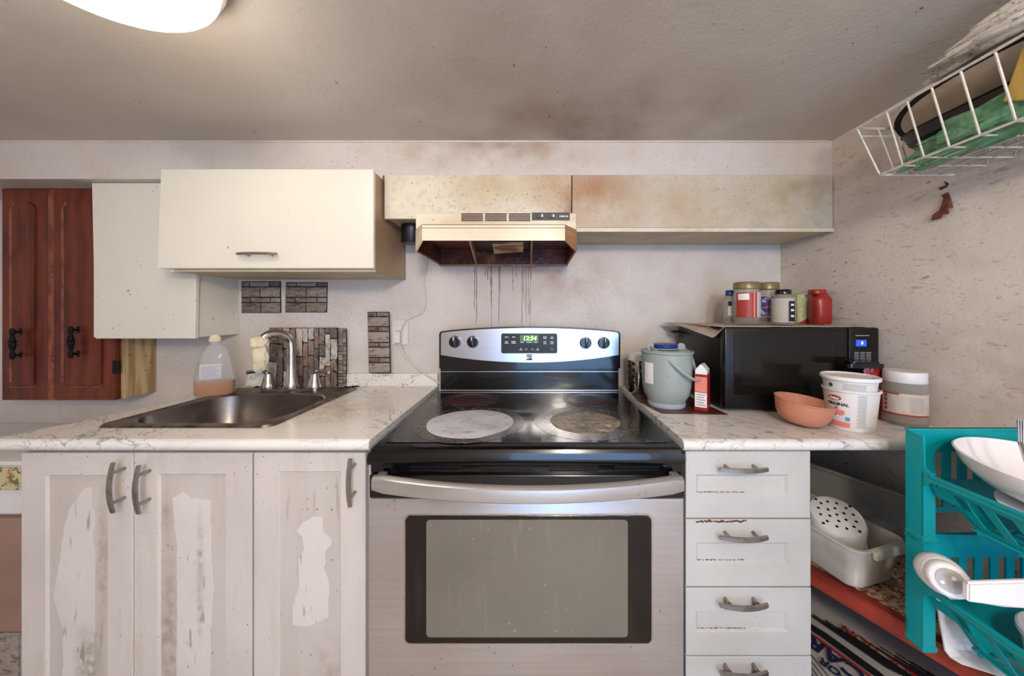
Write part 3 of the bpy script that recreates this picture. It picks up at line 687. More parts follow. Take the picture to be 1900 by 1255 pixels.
# ---------------------------------------------------------------- sink, faucet
sk = thing('sink', 'stainless steel drop-in sink with grimy rim', 'sink', (-.957, 1.14, HC))
def ring_pts(x0, x1, y0, y1, r, z, n=6): return [Vector((p[0], p[1], z)) for p in rrect(x0, x1, y0, y1, r, n)]
bm = B()
loops = [ring_pts(-1.200, -.714, .915, 1.392, .03, HC+.0005), ring_pts(-1.196, -.718, .919, 1.388, .03, HC+.006), ring_pts(-1.176, -.738, .938, 1.276, .10, HC+.006),
         ring_pts(-1.170, -.744, .944, 1.270, .098, HC+.001), ring_pts(-1.165, -.750, .952, 1.262, .095, HC-.10), ring_pts(-1.140, -.775, .975, 1.235, .07, HC-.165), ring_pts(-.99, -.94, 1.07, 1.12, .022, HC-.172)]
vv = [[bm.verts.new(p) for p in l] for l in loops]
for i, (A, D) in enumerate(zip(vv, vv[1:])):
    n = len(A)
    for k in range(n):
        f = bm.faces.new((A[k], A[(k+1) % n], D[(k+1) % n], D[k])); f.material_index = 1 if i < 2 else 0
bm.faces.new(vv[-1])
obj('basin', bm, [M_sink, M_sinkrim], sk, smooth=True)
bm = B(); lathe(bm, [(.0, -.1705), (.018, -.1705), (.022, -.168), (.026, -.1695), (.026, -.1712)], (-.965, 1.095, HC), 20); obj('drain', bm, M_chrome, sk, smooth=True)
bm = B()
for k in range(60):
    x = rnd.choice((rnd.uniform(-1.15, -1.09), rnd.uniform(-.79, -.715), rnd.uniform(-1.05, -.98))); r_ = rnd.uniform(.002, .006)
    q = bmesh.ops.create_icosphere(bm, subdivisions=1, radius=r_)['verts']; bmesh.ops.scale(bm, vec=(1.6, .8, .5), verts=q); bmesh.ops.translate(bm, vec=(x, 1.388+rnd.uniform(-.012, .012), HC+.006+r_*.2), verts=q)
obj('black_grime', bm, M_joint, sk)['kind'] = 'stuff'
fa = thing('faucet', 'chrome gooseneck faucet with two lever handles on the sink ledge', 'faucet', (-.97, 1.335, HC+.006))
fx, fy, fz = PX(541, 1.335), 1.335, HC+.0062
bm = B(); prism(bm, [(p[0], p[1], fz) for p in rrect(fx-.115, fx+.115, fy-.022, fy+.022, .021)], (0, 0, .008)); obj('deck_plate', bm, M_chrome, fa, smooth=True)
bm = B(); lathe(bm, [(.027, .008), (.028, .012), (.023, .03), (.019, .06), (.0165, .10), (.0165, .105)], (fx, fy, fz), 20); obj('spout_base', bm, M_chrome, fa, smooth=True)
path = [Vector((fx, fy, fz+.10)), Vector((fx, fy, fz+.16))]
for i in range(1, 13):
    a = PI*i/12*.86; R_ = .052
    path.append(Vector((fx-.6*(R_-R_*math.cos(a)), fy-.8*(R_-R_*math.cos(a)), fz+.175+R_*math.sin(a))))
bm = B(); tube(bm, path, [.0155]*4+[.0165]*(len(path)-4), 16); obj('spout', bm, M_chrome, fa, smooth=True)
for sgn in (-1, 1):
    hx = fx+sgn*.092
    bm = B(); lathe(bm, [(.026, .008), (.027, .012), (.021, .03), (.016, .05), (.014, .064), (0, .070)], (hx, fy, fz), 16)
    tube(bm, smooth_path([(hx, fy, fz+.058), (hx+sgn*.010, fy-.004, fz+.072), (hx+sgn*.034, fy-.012, fz+.077), (hx+sgn*.068, fy-.02, fz+.073)], 4), .0075, 8)
    obj('lever_handle', bm, M_chrome, fa, smooth=True)
tip = path[-1]
bm = B(); join(bm, lump((0, 0, .012), (.031, .026, .024), 3, .3, 1.8)); join(bm, lump((.004, 0, -.045), (.026, .02, .052), 8, .25, 2.4, fold=.3))
tf(bm, T(tip.x-.004, tip.y-.004, tip.z-.014))
tag(obj('faucet_cloth', bm, M_cream, smooth=True), 'cream rag wrapped round and hanging from the faucet tip', 'rag')

# soap bottle at the sink's back left corner
def superlathe(bm, prof, c, n=28, ex=3.0, mi=0):
    rings = []
    for rx, ry, z in prof:
        ring = []
        for k in range(n):
            a = 2*PI*k/n; ca, sa = math.cos(a), math.sin(a)
            ring.append(bm.verts.new((c[0]+rx*math.copysign(abs(ca)**(2/ex), ca), c[1]+ry*math.copysign(abs(sa)**(2/ex), sa), c[2]+z)))
        rings.append(ring)
    for A, D in zip(rings, rings[1:]):
        for k in range(n):
            f = bm.faces.new((A[k], A[(k+1) % n], D[(k+1) % n], D[k])); f.material_index = mi
    f = bm.faces.new(rings[0][::-1]); f.material_index = mi; f = bm.faces.new(rings[-1]); f.material_index = mi
    return bm
bt = thing('soap_bottle', 'clear dish soap bottle with orange soap left in the bottom', 'bottle', (-1.190, 1.262, HC+.0065), (0, 0, .5))
bm = B(); superlathe(bm, [(.052, .030, .0), (.058, .034, .006), (.058, .034, .06), (.052, .031, .10), (.046, .027, .135), (.043, .025, .15), (.034, .02, .172), (.016, .014, .186), (.014, .013, .198)], (0, 0, 0))
obj('bottle_body', bm, M_clear, bt, local=True, smooth=True)
bm = B(); superlathe(bm, [(.050, .028, .003), (.055, .031, .008), (.055, .031, .046), (.055, .031, .050)], (0, 0, 0)); obj('soap', bm, M_soap, bt, local=True, smooth=True)
bm = B(); superlathe(bm, [(.018, .017, .198), (.019, .018, .204), (.016, .015, .216), (.010, .010, .224)], (0, 0, 0), ex=2); obj('cap', bm, M_cream, bt, local=True, smooth=True)
obj('label_sticker', bx(-.034, .026, -.0355, -.0345, .066, .118), M_label, bt, local=True)
bm = B()
for i in range(7): box(bm, -.030, .022-.006*(i % 3), -.0362, -.0354, .072+i*.006, .0738+i*.006)
obj('label_print', bm, M_greyink, bt, local=True)

# small white block and thin wall ledge left of the counter
ld = thing('wall_ledge', 'thin white ledge on the wall behind the left end of the counter', 'ledge', (-1.9, 1.4, .77))
bm = B(); prism(bm, [(-2.30, 1.10, .74), (-1.42, 1.10, .74), (-1.34, YW-.003, .74), (-2.30, YW-.003, .74)], (0, 0, .018)); obj('shelf_board', bm, M_white, ld)
tag(obj('soap_bar', bx(PX(48, 1.12), PX(86, 1.12), 1.115, 1.15, .759, .776, .004), M_whiteg), 'small white bar lying on the ledge at far left', 'bar')
# ---------------------------------------------------------------- base cabinets
YD = .842
def shaker(name, x0, x1, z0, z1, ix0, ix1, iz0, iz1, par, m1, m2, dep=.005, th=.018, yf=YD, step=.004):
    """slab door with a recessed panel; the slab is cut round the panel and the panel is a face of its own material"""
    bm = B(); o = [(x0, z0), (x1, z0), (x1, z1), (x0, z1)]; i = [(ix0, iz0), (ix1, iz0), (ix1, iz1), (ix0, iz1)]
    j = [(ix0+step, iz0+step), (ix1-step, iz0+step), (ix1-step, iz1-step), (ix0+step, iz1-step)]
    V = lambda L_, y: [bm.verts.new((p[0], y, p[1])) for p in L_]
    ob, of_ = V(o, yf+th), V(o, yf+.0015); of2 = V([(x0+.0015, z0+.0015), (x1-.0015, z0+.0015), (x1-.0015, z1-.0015), (x0+.0015, z1-.0015)], yf)
    a, b = V(i, yf), V(j, yf+dep)
    bm.faces.new(ob)
    for A, D in ((ob, of_), (of_, of2), (of2, a), (a, b)):
        for k in range(4): bm.faces.new((A[k], A[(k+1) % 4], D[(k+1) % 4], D[k]))
    f = bm.faces.new(b); f.material_index = 1
    return obj(name, bm, [m1, m2], par)
lc = thing('sink_cabinet', 'white base cabinet under the sink with two peeling doors', 'cabinet', (-.99, 1.1, .0))
ZT = HC-TH-.0005
bm = B(); box(bm, -1.270, -1.254, YD+.0195, YW-.003, .09, ZT); box(bm, -.718, -.702, YD+.0195, YW-.003, .09, ZT); box(bm, -1.2539, -.7181, YD+.0195, YW-.003, .09, .106)
box(bm, -1.2539, -.7181, YW-.012, YW-.003, .1061, ZT); box(bm, -1.2539, -.7181, YD+.0195, YD+.035, ZT-.09, ZT)
obj('carcass', bm, M_vinyl, lc); obj('toe_kick', bx(-1.26, -.702, YD+.07, YW-.01, .001, .0895), M_edge, lc)
dz0, dz1 = .10, PZ(841, YD)
d1 = shaker('door', PX(39, YD), PX(246, YD), dz0, dz1, PX(84, YD), PX(200, YD), dz0+.06, PZ(882, YD), lc, M_vinyl, M_panel)
d2 = shaker('door', PX(248, YD), PX(467, YD), dz0, dz1, PX(292, YD), PX(419, YD), dz0+.06, PZ(880, YD), lc, M_vinyl, M_panel)
nb = thing('base_cabinet', 'narrow white base cabinet with one peeling door beside the range', 'cabinet', (-.55, 1.1, .0))
obj('carcass', bx(-.699, -.412, YD+.0195, YW-.003, .09, ZT), M_vinyl, nb); obj('toe_kick', bx(-.69, -.42, YD+.07, YW-.01, .001, .0895), M_edge, nb)
d3 = shaker('door', PX(470.5, YD), PX(678, YD), dz0, dz1, PX(514, YD), PX(632, YD), dz0+.06, PZ(875, YD), nb, M_vinyl, M_panel)
def handle_on(door, px_, y0, y1):
    L_ = PZ(y0, YD-.03)-PZ(y1, YD-.03)
    obj('handle', tf(bow_pull(L_, .008, .0095, .005, .024), T(PX(px_, YD-.03), YD, PZ((y0+y1)/2, YD-.03)) @ RY(PI/2)), M_nickel, door, smooth=True)
handle_on(d1, 204, 861, 955); handle_on(d2, 252, 866, 957); handle_on(d3, 647, 854, 944)
def patch(door, pts, yy, m=M_peel, th=.0012):
    """irregular area where the foil has come off; jittered outline"""
    pp = []
    for i in range(len(pts)):
        a, b = Vector(pts[i]), Vector(pts[(i+1) % len(pts)]); n = max(1, int((b-a).length/9))
        for k in range(n):
            q = a+(b-a)*k/n; q += Vector((noise.noise(Vector((q.x*.13, q.y*.13, 1)))*2.6, noise.noise(Vector((q.x*.13, q.y*.13, 7)))*2.6)); pp.append(q)
    from mathutils.geometry import tessellate_polygon
    tri = tessellate_polygon([[Vector((q.x, q.y, 0)) for q in pp]])
    bm = B(); fr = [bm.verts.new((PX(q.x, yy), yy-th, PZ(q.y, yy))) for q in pp]; bk = [bm.verts.new((PX(q.x, yy), yy-.0002, PZ(q.y, yy))) for q in pp]
    for a, b, c in tri:
        bm.faces.new((fr[a], fr[b], fr[c])); bm.faces.new((bk[c], bk[b], bk[a]))
    for k in range(len(pp)):
        k2 = (k+1) % len(pp); bm.faces.new((fr[k], bk[k], bk[k2], fr[k2]))
    obj('peeled_patch', bm, m, door)
z8 = lambda L_: [(x/2.758, y/2.758+800) for x, y in L_]
patch(d1, z8([(440, 285), (472, 288), (472, 380), (490, 450), (480, 560), (495, 640), (490, 800), (490, 1000), (480, 1400), (320, 1400), (330, 1190), (325, 1000), (280, 850), (300, 720), (320, 600), (330, 500), (360, 400), (400, 340)]), YD+.005, th=.0022)
patch(d2, z8([(885, 340), (940, 312), (980, 345), (1080, 350), (1085, 600), (1100, 800), (1085, 1000), (1080, 1400), (900, 1400), (910, 1000), (910, 600), (895, 430)]), YD+.005, th=.0022)
z9 = lambda L_: [(x/2.758+400, y/2.758+800) for x, y in L_]
patch(d3, z9([(415, 515), (450, 462), (500, 443), (550, 437), (555, 520), (590, 550), (596, 580), (565, 612), (560, 700), (585, 780), (580, 950), (470, 1000), (400, 990), (398, 900), (430, 800), (428, 650), (455, 600), (445, 540)]), YD+.005, th=.002)
# lifted strips of foil on door 3
for a in ((200, 235, 315, 580, 0), (645, 405, 755, 572, 0)):
    (xa, ya), (xb, yb) = z9([(a[0], a[1])])[0], z9([(a[2], a[3])])[0]
    obj('foil_strip', bx(PX(xa, YD), PX(xb, YD), YD-.0014, YD-.0001, PZ(yb, YD), PZ(ya, YD), .0005, 1), M_vinyl, d3)

dc = thing('drawer_cabinet', 'white cabinet of four stacked drawers right of the range', 'cabinet', (.54, 1.1, 0))
obj('carcass', bx(.384, .692, YD+.0195, YW-.003, .02, ZT), M_drawer, dc)
xa, xb = PX(1272.5, YD), PX(1504, YD)
for i, (t0, t1, hy) in enumerate(((838, 962, 881), (964.5, 1089, 1009), (1092, 1217, 1136), (1219.5, 1345, 1263))):
    za, zb = PZ(t1, YD), PZ(t0, YD)
    d = shaker('drawer', xa, xb-.0+.001*i, za, zb, xa+.026, xb-.056, PZ(t0+82, YD), PZ(t0+43, YD), dc, M_drawer, M_drawer, dep=.006, step=.006)
    L_ = (1430-1340)*(YD-.03)/F
    obj('handle', tf(bow_pull(L_, .010, .010, .007, .020), T(PX(1385, YD-.03), YD, PZ(hy-6, YD-.03))), M_nickel if i < 2 else M_nickel, d, smooth=True)
    bm = B()  # dark specks along the recess edge, grime plus its painted-in shading line
    for k in range(34):
        x = xa+.03+k*.0036+rnd.uniform(-.002, .002); q = bmesh.ops.create_icosphere(bm, subdivisions=1, radius=1)['verts']
        bmesh.ops.scale(bm, vec=(rnd.uniform(.0008, .0032), .0008, rnd.uniform(.0005, .0014)), verts=q); bmesh.ops.translate(bm, vec=(x, YD+.0050, PZ(t0+82, YD)+.0058+rnd.uniform(-.0008, .0012)), verts=q)
    obj('grime_shade_line', bm, M_grimeshade, d)['kind'] = 'stuff'
    if i == 1:
        bm = B()
        for k in range(26):
            x = xa+.03+k*.0048+rnd.uniform(-.002, .002); join(bm, lump((x, YD-.0006, zb-.004+rnd.uniform(-.0025, .002)), (rnd.uniform(.003, .006), .0012, rnd.uniform(.0012, .003)), k, .5, 2, 1))
        obj('grime_shade_line', bm, M_grimeshade, d)['kind'] = 'stuff'
    if i >= 2:
        for sg in (-.3, .3):
            bm = B(); tube(bm, [(PX(1385, YD-.03)+sg*L_+.001, YD, PZ(hy-9, YD)), (PX(1385, YD-.03)+sg*L_, YD-.022, PZ(hy-8, YD-.03))], .0055, 6); obj('rusty_post', bm, M_brass, d, smooth=True)
# ---------------------------------------------------------------- range hood
hd = thing('range_hood', 'almond range hood over the cooker, grease-burnt inside', 'range hood', (-.123, 1.3, 1.437))
hx0, hx1, hy, vy = -.397, .150, 1.142, 1.067
ix = .047; zt, zv, zb, zl = 1.5745, 1.506, 1.437, 1.465
obj('top_housing', bx(hx0, hx1, hy, YW-.002, zv, zt, .003), M_hood, hd)
plan = [(hx0, YW-.003, zb), (hx0, hy, zb+.006), (hx0+ix, vy, zl), (hx1-ix, vy, zl), (hx1, hy, zb+.006), (hx1, YW-.003, zb)]
inn = [(hx0+.005, YW-.003, zb), (hx0+.005, hy+.001, zb+.006), (hx0+ix+.002, vy+.005, zl), (hx1-ix-.002, vy+.005, zl), (hx1-.005, hy+.001, zb+.006), (hx1-.005, YW-.003, zb)]
bm = B()
names = ['side_panel', 'corner_panel', 'visor', 'corner_panel', 'side_panel']
for i, nm in enumerate(names):
    bm = B(); o1, o2, i1, i2 = plan[i], plan[i+1], inn[i], inn[i+1]
    q = [bm.verts.new(v) for v in (o1, o2, i2, i1, (o1[0], o1[1], zv+.008), (o2[0], o2[1], zv+.008), (i2[0], i2[1], zv+.008), (i1[0], i1[1], zv+.008))]
    for a in ((0, 1, 2, 3), (4, 5, 6, 7), (0, 1, 5, 4), (1, 2, 6, 5), (2, 3, 7, 6), (3, 0, 4, 7)): bm.faces.new([q[j] for j in a])
    obj(nm, bm, M_hood if i in (2, 1) else M_hoods, hd)  # right corner and both sides in a darker mottled tan
bm = B(); prism(bm, [(p[0], p[1], zv-.002) for p in plan], (0, 0, .0015)); prism(bm, [(p[0], p[1], zv+.008) for p in plan[1:5]], (0, 0, .002)); obj('inner_pan', bm, M_grease, hd)
obj('inner_lining', bx(hx0+.0055, hx1-.0055, YW-.02, YW-.0035, zb, zv-.0025), M_grease, hd)
for side in (0, 1):
    xx = hx0+.0055 if side == 0 else hx1-.0075
    obj('inner_lining', bx(xx, xx+.002, hy+.002, YW-.0205, zb+.008, zv-.0025), M_grease, hd)
lip = B(); box(lip, hx0, hx1, YW-.026, YW-.0035, zb-.004, zb+.0025, .001); obj('rear_lip', lip, M_hoods, hd)
for pa, pb in ((868, 882), (985, 984)):
    bm = B(); pA = Vector((PX(pa, vy)+0, vy+.007, zl+.004)); pB = Vector((PX(pb, YW-.03), YW-.03, zb+.003))
    d_ = Vector((.004, 0, 0)); prism(bm, [pA, pB, pB+Vector((0, 0, .03)), pA+Vector((0, 0, .03))], d_*1.5); obj('divider', bm, M_hoods, hd)
bm = B(); box(bm, PX(882, YW)+.014, PX(984, YW)-.002, 1.10, YW-.03, zv-.012, zv-.0035); obj('filter', bm, M_filter, hd)
bm = B(); prism(bm, [P(913, 452, 1.14), P(971, 450, 1.14), P(971, 468, 1.25), P(917, 471, 1.25)], (0, 0, .0012)); obj('paper_label', bm, M_paperl, hd)
bm = B(); box(bm, hx1-.0002, hx1+.0012, hy, YW-.003, zv, zt-.003)
for i in range(3):
    a = PX((856, 900, 944)[i], hy); b = PX((896, 940, 984)[i], hy)
    bm = B(); box(bm, a, b, hy-.0006, hy+.002, PZ(411, hy), PZ(396, hy))
    g = obj('vent_grille', bm, M_slot, hd)
    bm = B()
    for k in range(5):
        z = PZ(411, hy)+k*(PZ(396, hy)-PZ(411, hy))/4; box(bm, a-.001, b+.001, hy-.003, hy-.0004, z-.0010, z+.0010)
    obj('louvre_slats', bm, M_hood, g)
cp = obj('switch_panel', bx(PX(987, hy), PX(1057, hy), hy-.003, hy-.0003, PZ(409, hy), PZ(395, hy), .001), M_blackm, hd)
for q in (1001, 1024): obj('switch', bx(PX(q-5, hy), PX(q+5, hy), hy-.007, hy-.0031, PZ(405, hy), PZ(398, hy), .001), M_black, cp)
for q in (1006, 1027): obj('switch_light', bx(PX(q-1.5, hy), PX(q+1.5, hy), hy-.0078, hy-.0071, PZ(404, hy), PZ(399, hy)), M_labelw, cp)
bm = B()
for k, wdt in enumerate((2, 3, 2, 2, 3)): box(bm, PX(1038+k*3.2, hy), PX(1038+k*3.2+wdt, hy), hy-.0038, hy-.0031, PZ(403.2, hy), PZ(400.8, hy))
obj('name_badge', bm, M_labelw, cp)
bm = B(); lathe(bm, [(0, 0), (.036, 0), (.040, .006), (.040, .07), (.034, .076), (0, .076)], (PX(764, 1.33), 1.33, PZ(452, 1.33)), 20); 
tag(obj('black_canister', bm, M_blackm, smooth=True), 'black round plastic piece wedged between wide cabinet and hood', 'duct cap')

# ---------------------------------------------------------------- the range
sv = thing('range', 'stainless and black electric range with glass cooktop and burnt rings', 'stove', (-.015, 1.1, 0))
sx0, sx1 = -.396, .366; ZK = .91
obj('body', bx(sx0+.006, sx1-.006, .86, 1.40, .03, .868), M_blackm, sv)
for a in (sx0+.05, sx1-.05):
    for b in (.90, 1.35):
        bm = B(); lathe(bm, [(0, 0), (.018, 0), (.018, .006), (.008, .01), (.008, .03), (0, .03)], (a, b, 0), 10); obj('foot', bm, M_blackm, sv)
bm = B()
prism(bm, [(sx0, .806, .872), (sx0, .803, .884), (sx0, .812, .906), (sx0, .826, ZK), (sx0, 1.392, ZK), (sx0, 1.392, .872)], (sx1-sx0, 0, 0))
bmesh.ops.bevel(bm, geom=[e for e in bm.edges if abs(e.verts[0].co.x-e.verts[1].co.x) < 1e-6 and e.verts[0].co.z > .9 and e.verts[1].co.z > .9], offset=.008, segments=3, affect='EDGES')
ck = obj('cooktop', bm, M_black, sv, smooth=True)
bm = B(); prism(bm, [(p[0], p[1], ZK+.0002) for p in rrect(sx0+.024, sx1-.024, .842, 1.372, .012)], (0, 0, .0022)); obj('glass_surface', bm, M_glass, ck)
zg = ZK+.0026
def burner(px_, py_, r, rw, m_in, r2):
    Y = .33*F/(py_-VY); c = (PX(px_, Y), Y, zg)
    bm = B()
    n = 64; rings = []
    for q, (rr, zz) in enumerate(((0, .0008), (rw*.5, .0012), (rw, .0008), (rw+.003, .0002))):
        if rr == 0: rings.append([bm.verts.new((c[0], c[1], c[2]+zz))]); continue
        rings.append([bm.verts.new((c[0]+(rr*(1+(.05*noise.noise(Vector((math.cos(2*PI*k/n)*2, math.sin(2*PI*k/n)*2, r*50))) if q > 1 else 0)))*math.cos(2*PI*k/n), c[1]+rr*(1+(.05*noise.noise(Vector((math.cos(2*PI*k/n)*2, math.sin(2*PI*k/n)*2, r*50))) if q > 1 else 0))*math.sin(2*PI*k/n), c[2]+zz)) for k in range(n)])
    for A, D in zip(rings, rings[1:]):
        for k in range(n):
            if len(A) == 1: bm.faces.new((A[0], D[k], D[(k+1) % n]))
            else: bm.faces.new((A[k], D[k], D[(k+1) % n], A[(k+1) % n]))
    obj('burner', bm, m_in, ck, smooth=True)
    bm = B(); lathe(bm, [(rw+.0035, .0001), (rw+.0037, .0003), (r2, .0003), (r2+.0002, .0000)], c, 64)
    obj('burner_ring', bm, M_burnr, ck)
burner(873, 786, .13, .122, M_burnw, .158); burner(1085, 784, .11, .100, M_burnb, .150)
burner(873, 743, .10, .082, M_burnz, .108); burner(1094, 743, .09, .078, M_burnz, .098)
# vent trim, oven door
obj('front_trim', bx(sx0+.001, sx1-.001, .822, .86, .845, .871), M_black, sv)
bm = B()
for k in range(3):
    for a in (.0, .5):
        pass
for (a, b) in ((-.30, -.17), (-.13, .0), (.04, .16), (.20, .31)):
    for zz in (.850, .858): box(bm, a, b, .8205, .8225, zz, zz+.004)
obj('vent_slots', bm, M_blackm, sv)
yd = .81
od = obj('oven_door', bx(sx0, sx1, yd, yd+.045, .262, PZ(926, yd), .005), M_steel, sv, smooth=True)
obj('door_top_strip', bx(sx0+.0015, sx1-.0015, yd+.002, yd+.045, PZ(926, yd)+.0003, .8445, .003), M_black, od)
obj('storage_drawer', bx(sx0, sx1, yd+.003, yd+.045, .06, .256, .005), M_steel, sv, smooth=True)
def plate(pts, y, th): bm = B(); prism(bm, [(p[0], y, p[1]) for p in pts], (0, th, 0)); return bm
obj('window_border', plate(rrect(PX(752, yd)-.003, PX(1209, yd)+.003, PZ(1193, yd)-.003, PZ(956, yd)+.003, .014), yd-.0012, .001), M_chrome, od)
obj('window_border', plate(rrect(PX(753, yd), PX(1208, yd), PZ(1192, yd), PZ(957, yd), .012), yd-.0032, .0018), M_ovenb, od)
obj('window_glass', plate(rrect(PX(792, yd), PX(1164, yd), PZ(1180, yd), PZ(963, yd), .009), yd-.0044, .001), M_oven, od)
bm = B()
for zz in (PZ(1003, yd), PZ(1105, yd)): box(bm, PX(800, yd), PX(1155, yd), yd-.0048, yd-.0044, zz-.0006, zz+.0006)
bm.free()
# bowed handle
bm = B(); n = 28; rings = []
hxa, hxb = PX(693, .785), PX(1266, .785)
for i in range(n+1):
    t = i/n; b_ = 1-(2*t-1)**2; x = hxa+(hxb-hxa)*t; y = .785-.050*b_; z = PZ(896, .785)-.002*t; hh = .0195-.002*b_; tt = .010
    if i in (0, n): hh *= .8
    rings.append([bm.verts.new((x, y-tt, z-hh+.004)), bm.verts.new((x, y-tt-.002, z)), bm.verts.new((x, y-tt, z+hh-.004)), bm.verts.new((x, y-tt+.005, z+hh)),
                  bm.verts.new((x, y+tt-.004, z+hh)), bm.verts.new((x, y+tt, z)), bm.verts.new((x, y+tt-.004, z-hh)), bm.verts.new((x, y-tt+.005, z-hh))])
for A, D in zip(rings, rings[1:]):
    for k in range(8): bm.faces.new((A[k], A[(k+1) % 8], D[(k+1) % 8], D[k]))
bm.faces.new(rings[0][::-1]); bm.faces.new(rings[-1])
for x in (hxa+.012, hxb-.012): box(bm, x-.010, x+.010, .785, yd+.003, PZ(896, .785)-.014, PZ(896, .785)+.014, .003)
obj('handle', bm, M_steel, od, smooth=True)
# backguard
yg = 1.36
obj('backguard', bx(sx0+.018, sx1-.012, 1.380, 1.436, ZK-.03, 1.01, .003), M_black, sv)
obj('backguard_trim', bx(sx0+.018, sx1-.012, 1.3745, 1.3799, .9135, .9185, .001), M_steelp, sv)
obj('backguard_trim', bx(sx0+.019, sx1-.013, 1.3755, 1.3799, PZ(690, 1.376)-.001, PZ(690, 1.376)+.0015), M_steelp, sv)
def headpoly(top, bot, top_c, bot_c, xa, xb, r, n=16):
    pts = []
    def arch(t, e, c): return e+(c-e)*(1-(2*t-1)**2)
    for i in range(n+1):
        t = i/n; x = xa+(xb-xa)*t; pts.append((x, arch(t, bot, bot_c)))
    for i in range(4): a = PI/2*i/3; pts.append((xb+r*(0)-r+r*math.cos(a) if False else xb, top-r)) if i == 0 else pts.append((xb-r+r*math.cos(a), top-r+r*math.sin(a)))
    for i in range(1, n):
        t = 1-i/n; x = xa+(xb-xa)*t; pts.append((x, arch(t, top, top_c)))
    for i in range(4): a = PI/2+PI/2*i/3; pts.append((xa+r+r*math.cos(a), top-r+r*math.sin(a)))
    return pts
gx0, gx1 = PX(815, yg), PX(1151, yg)
bm = B(); prism(bm, [(p[0], yg, p[1]) for p in headpoly(PZ(615, yg), PZ(684, yg), PZ(606.5, yg), PZ(686, yg), gx0, gx1, .012)], (0, .078, 0))
hb = obj('control_head', bm, M_black, sv)
yp = yg-.003
cpn = obj('control_panel', plate(headpoly(PZ(617, yp), PZ(659, yp), PZ(609, yp), PZ(673, yp), PX(818, yp), PX(1148, yp), .010), yp, .0028), M_steelp, sv)
obj('display_window', plate(rrect(PX(930, yp), PX(1034, yp), PZ(656, yp), PZ(619, yp), .007), yp-.0015, .0014), M_blackm, cpn)
obj('clock_display', plate(rrect(PX(965, yp), PX(999, yp), PZ(634, yp), PZ(622, yp), .001), yp-.0022, .0006), M_clock, cpn)
def put_text(s, size, px_, py_, y, m, par, bold=.0, name='lettering', shear=0):
    bm = text_bm(s, size, bold, .0003)
    if shear: tf(bm, Matrix(((1, shear, 0, 0), (0, 1, 0, 0), (0, 0, 1, 0), (0, 0, 0, 1))))
    tf(bm, T(PX(px_, y), y, PZ(py_, y)) @ RX(PI/2)); return obj(name, bm, m, par)
put_text('12:54', .025, 983, 628.3, yp-.0028, M_clockd, cpn, .0003, 'clock_digits', .15)
bm = B()
def mk(px_, py_, w_, h_=1.3): box(bm, PX(px_-w_/2, yp), PX(px_+w_/2, yp), yp-.0022, yp-.0015, PZ(py_+h_/2, yp), PZ(py_-h_/2, yp))
for a, b, w_ in ((940, 625.6, 6.5), (953, 625.6, 6), (940, 634.2, 5), (940, 636.8, 7), (953, 634.2, 8), (953, 636.8, 8), (969, 635.5, 7), (982, 635.5, 10), (994, 635.5, 8), (1011, 625.5, 6.5), (1011, 628.2, 6), (1024, 625.5, 4),
                 (1024, 628.2, 6), (1011, 634.6, 6), (1011, 637.8, 5), (1024, 634.6, 7), (1024, 637.8, 6), (966.5, 649.3, 5.5), (997.5, 649.3, 5.5)): mk(a, b, w_)
for cxx, sg in ((976, -1), (988, 1)):
    for q in (-1, 1):
        tube(bm, [P(cxx+q*2.6, 648.5+sg*1.3, yp-.0018), P(cxx, 648.5-sg*1.3, yp-.0018)], .0009, 4)
for cxx in (966.5, 997.5): mk(cxx, 646.6, 1.6, 1.4)
tube(bm, [P(1024+1.7*math.cos(a*PI/6), 648+2.4*math.sin(a*PI/6), yp-.0018) for a in range(12)], .0005, 4, True)
obj('button_print', bm, M_labelw, cpn)
bm = B()
e = lambda L_: prism(bm, [P(x, y, yp-.0014) for x, y in L_], (0, .0012, 0))
e([(976.5, 658.2), (987.6, 658.2), (987.6, 659.4), (982, 660.6), (976.5, 659.8)]); e([(976.5, 661), (982, 661.8), (987.6, 660.6), (987.6, 663), (984.5, 663.4), (982, 664.4), (979, 663.0), (976.5, 663.2)])
e([(976.5, 668.6), (987.6, 668.6), (987.6, 666), (984.5, 664.3), (979.5, 666.3), (976.5, 666.6)])
obj('emblem', bm, M_ink, cpn)
for q, py_, rot in ((844.5, 634.5, .1), (877.5, 634.5, .1), (1086.5, 636.5, 0), (1120, 636.5, -.15)):
    c = P(q, py_, yp); bm = B()
    lathe(bm, [(.0245, 0), (.0245, .002), (.0225, .004)], n=32); tf(bm, RX(PI/2)); tf(bm, T(c)); bm2 = obj('knob_bezel', bm, M_steelp, cpn, smooth=True)
    bm = B(); lathe(bm, [(.022, .003), (.0225, .012), (.021, .018), (0, .019)], n=32)
    box(bm, -.0042, .0042, -.019, .021, .017, .030, .0018)
    tf(bm, RZ(rot)); tf(bm, RX(PI/2)); tf(bm, T(c)); obj('knob', bm, M_black, cpn, smooth=True)
    bm = B(); box(bm, -.0011, .0011, .006, .0205, .0300, .0306); tf(bm, RZ(rot)); tf(bm, RX(PI/2)); tf(bm, T(c)); obj('knob_pointer', bm, M_labelw, cpn)
    bm = B()
    for k in range(12):
        a = k*PI/6; box(bm, c.x+.031*math.sin(a)-.0008, c.x+.031*math.sin(a)+.0008, yp-.0004, yp-.00005, c.z+.027*math.cos(a)-.0008, c.z+.027*math.cos(a)+.0008)
    obj('dial_marks', bm, M_greyink, cpn)

